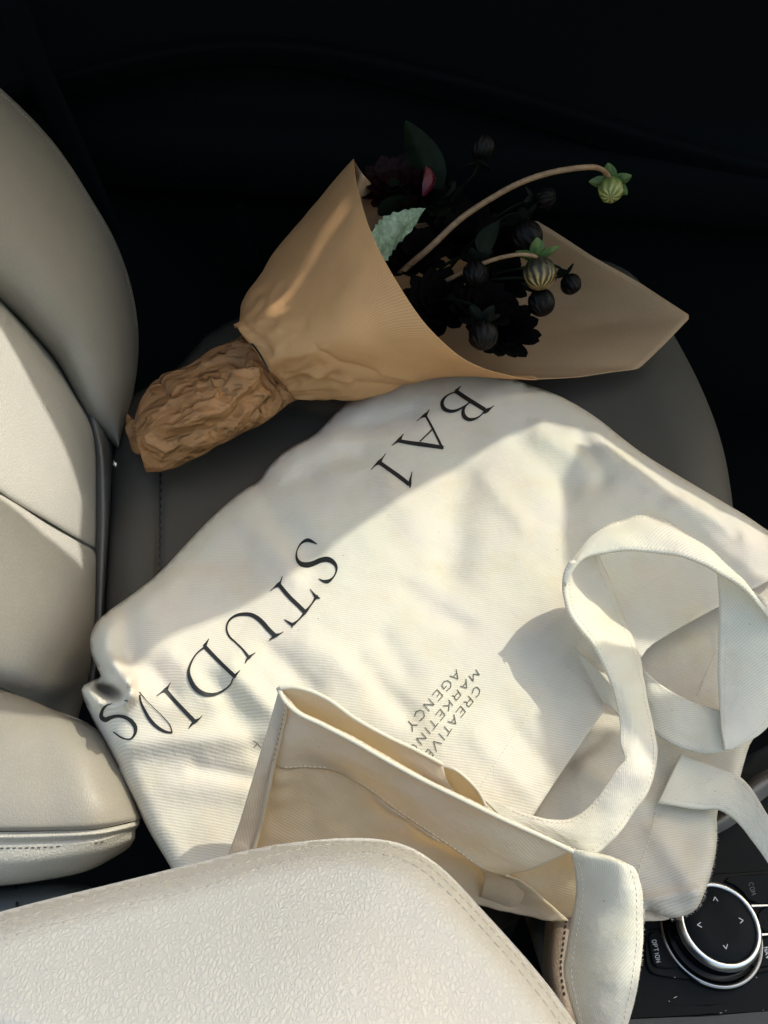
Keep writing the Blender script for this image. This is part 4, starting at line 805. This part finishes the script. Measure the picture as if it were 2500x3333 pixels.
tube('black_tie', c3([U(790, 1100, .060), U(808, 1110, .078), U(835, 1138, .091), U(858, 1175, .095), U(876, 1212, .090)], 40), .0010, M['band'], paper, 8)
#@@FLOWERS
# ------------------------------------------------------------------ flowers
def bud_mesh(name, r, squash, lobes, tip=.0):
    V = []; F = []; nu, nv = 96, 24; lobes = int(lobes*.62)
    for j in range(nv+1):
        th = math.pi*j/nv
        for i in range(nu):
            a = 2*math.pi*i/nu; ph = (a*lobes/(2*math.pi)+.55*th+.13*math.sin(3*a)) % 1.0; lob = 1-(.10*ph**1.6+.03*math.sin(a*2+1)**2)*max(0., math.sin(th))**.6
            rr = r*math.sin(th)**.85*lob if 0 < j < nv else 0
            V.append((rr*math.cos(a), rr*math.sin(a), -r*squash*math.cos(th)))
    for j in range(nv):
        for i in range(nu): F.append((j*nu+i, j*nu+(i+1) % nu, (j+1)*nu+(i+1) % nu, (j+1)*nu+i))
    return mesh_py(name, V, F)
def leaf_mesh(name, L, W, curl=.3, fold=.15, n=12, m=6, wave=0., serr=0., rnd=False):
    V = []; F = []
    for i in range(n+1):
        t = i/n; hw = W*.5*((math.sin(math.pi*t**.8)**.75)*(1-.15*t) if not rnd else math.sin(math.pi*t**1.5)**.5); hw = max(hw, W*.01)
        ang = curl*t
        for j in range(m+1):
            s = (j/m*2-1); x = s*hw*(1+serr*math.sin(t*60)*abs(s)**4); z = -fold*W*abs(s)*math.sin(math.pi*t)+wave*W*math.sin(t*14+s*3)*abs(s)
            y = L*t; yy = math.sin(ang)*0; V.append((x, L*math.sin(ang)/curl if curl else y, L*(1-math.cos(ang))/curl+z if curl else z))
    for i in range(n):
        for j in range(m): a = i*(m+1)+j; F.append((a, a+1, a+m+2, a+m+1))
    me = mesh_py(name, V, F); return me
def orient(o, origin, zaxis, spin=0):
    z = Vector([float(a) for a in zaxis]).normalized(); q = z.to_track_quat('Z', 'Y')
    o.matrix_local = Matrix.Translation(Vector([float(a) for a in origin])) @ q.to_matrix().to_4x4() @ Matrix.Rotation(spin, 4, 'Z')
def dahlia_bud(c, rad, axis, stem, label, bm='darkbud', sm='darksep', stm='stem', srad=(.0022, .0014), sep=1.0, squash=.95, lobes=14, spin=0, droop=1.15, nsep=5, group=None):
    c = A(c, float); axis = A(axis, float); axis /= np.linalg.norm(axis)
    t = thing('dahlia_bud', label, 'flower bud', stem[0] if stem is not None else c, group or 'dahlia buds in the paper wrap')
    o = link('bud', bud_mesh('bud', rad, squash, lobes), M[bm], t); orient(o, c, axis, spin)
    lm = leaf_mesh('sepal', rad*1.5*sep, rad*.95*sep, curl=-.7, fold=.22)
    root = c-axis*rad*squash*.92
    q = Vector([float(a) for a in axis]).to_track_quat('Z', 'Y').to_matrix()
    for k in range(nsep):
        a = 2*math.pi*k/nsep+spin; so_ = link('sepal', lm, M[sm], t); sc_ = random.uniform(.85, 1.15)
        # leaf grows along +Y, out of the calyx and curls back
        Rm = q.to_4x4() @ Matrix.Rotation(a, 4, 'Z') @ Matrix.Rotation((droop-1)*1.2+.15+random.uniform(-.25, .25), 4, 'X')
        so_.matrix_local = Matrix.Translation(Vector([float(v) for v in root])) @ Rm
    if not lm.materials: lm.materials.append(M[sm])
    if stem is not None:
        S = np.vstack([A(stem, float), root]); S = cr(S, 40); tube('stem', S, np.linspace(srad[0], srad[1], 40), M[stm], t)
    return t
def uu(*p): return U(*p)
tocam = lambda p: (CAM-A(p))/np.linalg.norm(CAM-A(p))
c = uu(1988, 618, .165)
dahlia_bud(c, .0115, tocam(c)*.95+A([.0, -.25, -.55]), [uu(1300, 890, .09), uu(1400, 805, .12), uu(1500, 712, .145), uu(1600, 645, .165), uu(1700, 592, .182), uu(1800, 560, .192), uu(1900, 545, .196), uu(1950, 548, .188), uu(1975, 566, .178)],
           'green round bud on the longest arching brown stem, outside the paper at right', 'budg', 'sepal', 'stem', (.0030, .0021), sep=1.2, lobes=9, spin=.35)
c = uu(1756, 890, .120)
dahlia_bud(c, .0150, A([.06, -.75, -.45]), [uu(1370, 960, .07), uu(1470, 905, .10), uu(1560, 862, .122), uu(1640, 836, .135), uu(1700, 828, .140), uu(1735, 832, .138)],
           'dark striped bud with bright green sepals and golden tip on the shorter brown stem', 'budd', 'sepal', 'stem', (.0024, .0015), sep=1.0, lobes=12, spin=.2, droop=.75)
specs = [((1715, 770, .125), .0155, A([.3, -.5, -.5]), 'glossy blackish bud just above the green topped striped bud', 1), ((1762, 985, .095), .0130, A([.1, -.8, -.4]), 'dark plum bud directly beneath the striped golden bud', 0),
         ((1572, 1092, .105), .0130, A([.0, -.85, -.35]), 'dim brown bud with spread sepals, lowest in the paper cone', 2), ((1858, 925, .080), .0105, A([.5, -.5, -.6]), 'small dark bud with pointed sepals against the bare inner paper', 3),
         ((1548, 892, .115), .0125, A([-.1, -.8, -.4]), 'dark bud with dull gold streaks half hidden behind the shorter stem', 4),
         ((1570, 480, .18), .0120, A([.2, .5, .7]), 'faint bud standing highest in the dark above the bouquet', 5), ((1775, 645, .15), .0105, A([.6, -.2, .2]), 'barely visible bud at the right under the long arching stem', 3)]
for p, r, ax, lab, k in specs:
    c = uu(*p); s0 = uu(1300+(p[0]-1300)*.35, 950+(p[1]-950)*.3, .07); r0 = c-ax/np.linalg.norm(ax)*r*1.3
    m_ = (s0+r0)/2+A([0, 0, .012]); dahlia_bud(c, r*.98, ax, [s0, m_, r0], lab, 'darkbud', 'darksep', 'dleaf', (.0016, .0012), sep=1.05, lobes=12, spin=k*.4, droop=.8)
# full dark dahlia heads
def dahlia_head(c, R, axis, label, mat, layers=5, per=12, mat2=None):
    c = A(c, float); t = thing('dahlia_flower', label, 'flower', c)
    q = Vector([float(a) for a in axis]).to_track_quat('Z', 'Y').to_matrix().to_4x4()
    lm = leaf_mesh('petal', R, R*.40, curl=.5, fold=-.18, n=10, m=4, rnd=True); lm.materials.append(M[mat])
    for L in range(layers):
        n = per-L
        for k in range(n):
            o = link('petal', lm, None, t); s = 1-.15*L
            o.matrix_local = Matrix.Translation(Vector([float(v) for v in c])) @ q @ Matrix.Rotation(2*math.pi*(k+.5*(L % 2))/n+random.uniform(-.08, .08), 4, 'Z') @ Matrix.Rotation(.08+.24*L+random.uniform(-.06, .06), 4, 'X') @ Matrix.Scale(s, 4)
    return t
dahlia_head(uu(1625, 1085, .06), .040, A([.15, -.3, .9]), 'large blackish dahlia with scalloped petals resting on the inner paper', 'petal', 5, 15)
dahlia_head(uu(1430, 1000, .075), .040, A([-.1, -.4, .9]), 'black dahlia head deep in the cone behind the outer paper edge', 'petal', 4, 13)
dahlia_head(uu(1500, 780, .095), .045, A([.1, -.3, .9]), 'near black dahlia in the middle of the bouquet under the long stem', 'petal', 4, 13)
dahlia_head(uu(1285, 625, .130), .040, A([-.1, -.3, .9]), 'dark red dahlia at the upper left of the bouquet by the paper rim', 'redd', 4, 11)
dahlia_head(uu(1620, 930, .075), .035, A([.1, -.3, .9]), 'black dahlia crowded between the plum bud and the lowest bud', 'petal', 4, 12)
dahlia_head(uu(1340, 850, .090), .040, A([.0, -.2, .9]), 'black dahlia head beneath the pale green leaf', 'petal', 4, 12)
dahlia_head(uu(1400, 640, .125), .036, A([.2, -.2, .9]), 'black dahlia behind the dark red petals at the top of the cone', 'petal', 4, 12)
dahlia_head(uu(1560, 1010, .085), .034, A([.1, -.3, .9]), 'black dahlia just above the lowest bud', 'petal', 4, 12)
dahlia_head(uu(1640, 800, .105), .034, A([.1, -.3, .9]), 'black dahlia left of the glossy blackish bud', 'petal', 4, 12)
redt = thing('red_petals', 'dark red half open dahlia catching a little light near the pale leaf', 'flower', uu(1400, 620, .14))
lm = leaf_mesh('petal', .022, .012, curl=.7, fold=-.3, n=8, m=4); lm.materials.append(M['red'])
for k in range(9):
    o = link('petal', lm, None, redt); o.matrix_local = Matrix.Translation(Vector([float(v) for v in uu(1375+k*4, 640-k*3, .14)])) @ Matrix.Rotation(-1.1+.22*k, 4, 'Z') @ Matrix.Rotation(.5+.1*(k % 3), 4, 'X')
def leaf_between(name, a, b, W, mat, label, tilt=0, curl=.4, **k):
    a = A(a); b = A(b); d = b-a; L = np.linalg.norm(d)
    me = leaf_mesh(name, L*1.03, W, curl=curl, **k); o = link(name, me, M[mat], None)
    y = Vector(d/L); zc_ = Vector(tocam(a)); xx = y.cross(zc_).normalized(); zz = xx.cross(y)
    Rm = Matrix((xx, y, zz)).transposed().to_4x4()
    o.matrix_world = Matrix.Translation(Vector(a)) @ Rm @ Matrix.Rotation(tilt, 4, 'Y') @ Matrix.Rotation(-curl/2, 4, 'X')
    return tag(o, label, 'leaf')
leaf_between('leaf', uu(1195, 850, .145), uu(1380, 682, .150), .034, 'leaf', 'pale green veined leaf catching the sun at the paper rim', tilt=.5, curl=.35, n=26, m=10, serr=.10, wave=.05)
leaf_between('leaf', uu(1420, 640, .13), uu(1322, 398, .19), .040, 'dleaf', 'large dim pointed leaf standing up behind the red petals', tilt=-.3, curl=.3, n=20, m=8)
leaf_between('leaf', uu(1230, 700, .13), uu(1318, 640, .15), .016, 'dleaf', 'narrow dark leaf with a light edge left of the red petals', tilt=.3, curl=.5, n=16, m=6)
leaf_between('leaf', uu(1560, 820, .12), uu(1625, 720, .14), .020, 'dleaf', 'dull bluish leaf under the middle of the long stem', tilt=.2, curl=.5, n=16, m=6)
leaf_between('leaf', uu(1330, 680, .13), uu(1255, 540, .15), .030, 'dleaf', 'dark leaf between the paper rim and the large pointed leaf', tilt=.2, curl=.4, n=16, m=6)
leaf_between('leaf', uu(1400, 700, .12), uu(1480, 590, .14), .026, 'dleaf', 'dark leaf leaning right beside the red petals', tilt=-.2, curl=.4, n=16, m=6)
#@@REST
# ------------------------------------------------------------------ armrest
rest = thing('armrest', 'cream grained leather armrest with double stitched border in the foreground', 'armrest', U(900, 3100, .0))
ar = [(-200, 3015), (-60, 2985), (0, 2968), (150, 2928), (400, 2868), (620, 2812), (850, 2756), (1000, 2736), (1130, 2726), (1240, 2730), (1330, 2752), (1410, 2800), (1480, 2862), (1560, 2950), (1650, 3048), (1740, 3150), (1820, 3250), (1900, 3370), (1950, 3480), (-200, 3480)]
_ae = resamp(smooth_poly(ar, 1), 8); _ae = np.vstack([_ae, _ae[:1]])
OUT = [(-200, 3110), (0, 3005), (200, 2950), (362, 2900), (540, 2868), (770, 2814), (905, 2779), (1040, 2752), (1175, 2743), (1280, 2756), (1380, 2806), (1470, 2886), (1590, 3012), (1700, 3135), (1800, 3260), (1900, 3400)]
INN = [(-200, 3175), (0, 3063), (270, 2985), (470, 2932), (640, 2896), (815, 2833), (1000, 2792), (1170, 2774), (1280, 2788), (1362, 2824), (1450, 2896), (1560, 3012), (1670, 3135), (1760, 3245), (1870, 3400)]
MID = [((a[0]+b[0])/2, (a[1]+b[1])/2) for a, b in zip(cr(A(OUT, float), 60), cr(A(INN, float), 60))]
rb3 = RBF([(0, 3300, .178), (600, 3200, .180), (1100, 3100, .180), (1400, 3250, .176), (200, 3000, .172), (900, 2850, .172), (1300, 2900, .172), (1600, 3200, .168), (1800, 3450, .165), (0, 3480, .18), (-200, 3100, .17)])
def zr(P):
    q = np.clip(seg_dist(P, _ae)/110+.02, 0, 1); z = rb3(P)-.026*(1-np.sqrt(1-(1-q)**2))
    z -= .0016*np.exp(-(seg_dist(P, MID)/6)**2)
    for L in (OUT, INN): z -= .0006*np.exp(-(seg_dist(P, cr(A(L, float), 60))/7)**2)
    z += .0008*np.exp(-(seg_dist(P, cr(A(MID), 60)+A([0, 9]))/9)**2)
    g = seg_dist(P, cr(A([(1250, 2840), (1340, 2880), (1420, 2960), (1520, 3080), (1640, 3220), (1760, 3380)]), 40)); z += .0015*np.exp(-(g/110)**2)
    return z+np.array([.0006*nz(p, 12, 1) for p in UA(P, z)])
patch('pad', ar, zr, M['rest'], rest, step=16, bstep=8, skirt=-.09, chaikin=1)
for L in (OUT, INN): stitches('border_stitching', on(zr, L, .0003, 120), .0042, M['thread'], rest, r=.00034, length=.72)
box('pillar_box', (-.04, -.50, .02), (.34, .12, .16), M['black'], rest, .01)
# ------------------------------------------------------------------ console and dial
cons = thing('centre_console', 'black centre console with control buttons beside the tote bag', 'console', U(2300, 3100, -.1))
ZC = -.032
cons_poly = [(1700, 2960), (1760, 2900), (2150, 2600), (2650, 2350), (2750, 2700), (2750, 3600), (1900, 3600)]
patch('console_top', cons_poly, lambda P: np.full(len(P), ZC), M['soft'], cons, step=60, bstep=30, chaikin=0, skirt=-.12)
def K(cx, cy): return (1900+cx/2.765, 2700+cy/2.765)
def slab(name, pts, z0, z1, mat, parent, ch=1, bev=.0006):
    B = resamp(smooth_poly([K(*p) for p in pts], ch), 7); n = len(B); top = UA(B, z1); c = top.mean(0)
    r = delaunay_2d_cdt([Vector(b) for b in B], [(i, (i+1) % n) for i in range(n)], [], 1, 1e-4)
    F0 = [tuple(f) for f in r[2]]; inn = top.copy(); out = top.copy(); out[:, 2] -= bev
    d = c[:2]-inn[:, :2]; inn[:, :2] += d/np.linalg.norm(d, axis=1)[:, None]*bev
    bot = top.copy(); bot[:, 2] = z0
    V = list(inn)+list(out)+list(bot); F = F0+[(i, (i+1) % n, n+(i+1) % n, n+i) for i in range(n)]+[(n+i, n+(i+1) % n, 2*n+(i+1) % n, 2*n+i) for i in range(n)]
    bm = bmesh.new(); me = mesh_py(name, V, F); bm.from_mesh(me); bmesh.ops.recalc_face_normals(bm, faces=bm.faces); bm.to_mesh(me); bm.free()
    return link(name, me, M[mat], parent, False)
# raised frame of the button field
frame = slab('button_frame', [(380, 860), (560, 905), (545, 1060), (570, 1250), (640, 1310), (900, 1345), (1250, 1365), (1500, 1310), (1800, 1240), (2100, 1180), (2100, 330), (1500, 380), (1100, 400), (700, 560), (380, 700)], ZC, ZC+.0022, 'black', cons)
slab('option_button', [(575, 930), (690, 905), (740, 1020), (800, 1130), (880, 1235), (760, 1250), (630, 1235), (600, 1100)], ZC+.002, ZC+.0042, 'soft', cons)
slab('side_button', [(400, 830), (700, 820), (700, 895), (400, 905)], ZC+.002, ZC+.004, 'soft', cons)
slab('com_button', [(1230, 440), (1500, 400), (1800, 400), (1800, 670), (1510, 670), (1400, 520)], ZC+.002, ZC+.0042, 'soft', cons)
slab('menu_button', [(1560, 700), (1800, 695), (1800, 920), (1580, 925)], ZC+.002, ZC+.0042, 'soft', cons)
slab('nav_button', [(1580, 985), (1680, 960), (1900, 950), (1900, 1190), (1500, 1255), (1530, 1150)], ZC+.002, ZC+.0042, 'soft', cons)
slab('silver_trim', [(1505, 678), (1800, 668), (1800, 685), (1512, 695)], ZC+.002, ZC+.0048, 'chrome', cons, 0, .0002)
slab('silver_trim', [(1560, 938), (1800, 925), (1800, 942), (1565, 957)], ZC+.002, ZC+.0048, 'chrome', cons, 0, .0002)
slab('lower_trim', [(300, 1712), (1000, 1680), (1900, 1618), (2100, 1900), (300, 1950)], ZC, ZC+.003, 'grey', cons, 0)
sy = slab('lower_gloss_trim', [(400, 1600), (1000, 1585), (1900, 1530), (1900, 1622), (1000, 1672), (300, 1705)], ZC, ZC+.0012, 'soft', cons, 0)
def legend(name, strokes, z, mat, parent, wd=2.6):
    V = []; F = []
    for k, s in enumerate(strokes):
        for a, b in zip(s[:-1], s[1:]): ribbon([K(*a), K(*b)], [wd, wd], .0002+.00003*(k % 3), V, F, lambda Q: np.full(len(Q), z), 5)
    return face_cam(link(name, mesh_py(name, V, F), M[mat], parent, False))
def word(txt, org, right, up, adv, z, mat, parent, name, wd=1.9):
    "upright capitals drawn as strokes; right and up are steps in the crop frame"
    GL = {'O': [[(.1, .5), (.2, .9), (.5, 1), (.8, .9), (.9, .5), (.8, .1), (.5, 0), (.2, .1), (.1, .5)]], 'P': [[(.1, 0), (.1, 1), (.6, 1), (.85, .75), (.6, .5), (.1, .5)]], 'T': [[(0, 1), (.9, 1)], [(.45, 1), (.45, 0)]], 'I': [[(.3, 0), (.3, 1)]],
          'N': [[(.1, 0), (.1, 1), (.85, 0), (.85, 1)]], 'C': [[(.9, .85), (.5, 1), (.15, .8), (.1, .5), (.15, .2), (.5, 0), (.9, .15)]], 'M': [[(.05, 0), (.1, 1), (.5, .3), (.9, 1), (.95, 0)]], 'A': [[(0, 0), (.45, 1), (.9, 0)], [(.15, .35), (.75, .35)]], 'V': [[(0, 1), (.45, 0), (.9, 1)]]}
    x = 0; ss = []
    for ch in txt:
        for s in GL[ch]: ss.append([(org[0]+right[0]*(x+px)+up[0]*py, org[1]+right[1]*(x+px)+up[1]*py) for px, py in s])
        x += .65 if ch == 'I' else adv
    return legend(name, ss, z, mat, parent, wd)
word('OPTION', (612, 995), (7, 33), (38, -8), 1.15, ZC+.0043, 'white', cons, 'option_legend')
word('COM', (1482, 482), (9, 33), (40, -12), 1.18, ZC+.0043, 'whitedim', cons, 'com_legend')
word('NAV', (1618, 1062), (8, 33), (40, -10), 1.15, ZC+.0043, 'white', cons, 'nav_legend')
dial = thing('control_dial', 'round black rotary dial with silver rim and arrow marks on the console', 'dial', U(2320, 3020, ZC))
def lathe(name, prof, c, mat, parent, seg=96):
    V = []; F = []; c = A(c)
    for r, z in prof:
        for k in range(seg): a = 2*math.pi*k/seg; V.append((c[0]+r*math.cos(a), c[1]+r*math.sin(a), z))
    for i in range(len(prof)-1):
        for k in range(seg): F.append((i*seg+k, i*seg+(k+1) % seg, (i+1)*seg+(k+1) % seg, (i+1)*seg+k))
    bm = bmesh.new(); me = mesh_py(name, V, F); bm.from_mesh(me); bmesh.ops.recalc_face_normals(bm, faces=bm.faces); bm.to_mesh(me); bm.free()
    return link(name, me, M[mat], parent)
zt = -.010; dc = U(2344, 3006, zt); dr = .0205
lathe('dial_face', [(0.0001, zt-.0010), (.010, zt-.0010), (dr*.97, zt-.0006), (dr, zt-.0012)], dc, 'soft', dial)
lathe('dial_rim', [(dr+.0002, zt-.0015), (dr+.0006, zt+.0002), (dr+.0016, zt+.0008), (dr+.003, zt-.0002), (dr+.0041, zt-.0025), (dr+.0042, zt-.005), (dr+.003, zt-.007), (dr+.002, zt-.0075)], dc, 'chrome', dial)
lathe('dial_skirt', [(dr+.0028, zt-.0065), (dr+.0042, zt-.009), (dr+.0046, zt-.014), (dr+.0062, zt-.017), (dr+.0066, zt-.020)], dc, 'piano', dial)
lathe('dial_base_ring', [(dr+.0068, zt-.0195), (dr+.0085, zt-.0168), (dr+.0100, zt-.0175), (dr+.0106, zt-.020), (dr+.0106, zt-.022)], dc, 'darkchrome', dial)
for nm, s in (('up_arrow', [(1168, 640), (1180, 605), (1208, 645)]), ('left_arrow', [(1055, 835), (1022, 858), (1064, 880)]), ('right_arrow', [(1396, 795), (1436, 818), (1408, 843)]), ('down_arrow', [(1255, 1040), (1283, 1075), (1294, 1032)])):
    legend(nm, [s], zt-.0007, 'white', dial, 2.6)
V = []; F = []
for cx, cy, a, L in ((825, 1510, -.5, 12), (770, 1545, .3, 4), (820, 1330, .2, 4), (1095, 1375, 0, 3), (1250, 1352, .6, 3), (1410, 1378, 1, 2.5), (1555, 1330, .4, 3), (1235, 1650, .1, 7), (1280, 1630, .5, 2.5), (1617, 1625, 0, 2.5), (680, 1028, .2, 2)):
    x, y = K(cx, cy); dx, dy = math.cos(a)*L/2, math.sin(a)*L/2; ribbon([(x-dx, y-dy), (x+dx, y+dy)], [1.6, 1.6], .0038, V, F, lambda Q: np.full(len(Q), ZC), 2)
cr_ = face_cam(link('crumbs', mesh_py('crumbs', V, F), M['crumb'], None, False)); cr_['kind'] = 'stuff'; cr_['label'] = 'pale crumbs and lint scattered on the black console'
# leather knee pad of the console between armrest and handle
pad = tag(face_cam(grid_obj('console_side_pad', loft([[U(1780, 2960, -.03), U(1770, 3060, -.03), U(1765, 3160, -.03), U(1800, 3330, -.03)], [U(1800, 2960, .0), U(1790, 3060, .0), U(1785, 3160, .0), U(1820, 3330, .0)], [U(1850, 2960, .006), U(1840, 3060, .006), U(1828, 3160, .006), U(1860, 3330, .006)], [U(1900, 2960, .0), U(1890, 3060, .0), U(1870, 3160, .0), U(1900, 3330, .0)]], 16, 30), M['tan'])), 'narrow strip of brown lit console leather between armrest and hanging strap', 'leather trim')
st_ = stitches('pad_stitching', c3([U(1846, 2975, .0065), U(1836, 3060, .0067), U(1826, 3150, .0067), U(1840, 3250, .0067)], 30), .003, M['darkthread'], pad, r=.0005)
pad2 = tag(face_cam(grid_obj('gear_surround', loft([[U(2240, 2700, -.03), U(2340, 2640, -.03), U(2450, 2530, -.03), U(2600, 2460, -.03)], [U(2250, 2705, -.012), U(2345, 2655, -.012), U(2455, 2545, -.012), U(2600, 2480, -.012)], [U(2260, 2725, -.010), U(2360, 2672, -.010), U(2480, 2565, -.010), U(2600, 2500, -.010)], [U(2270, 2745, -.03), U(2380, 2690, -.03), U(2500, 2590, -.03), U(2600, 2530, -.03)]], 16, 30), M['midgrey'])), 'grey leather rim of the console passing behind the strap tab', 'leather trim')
settle()
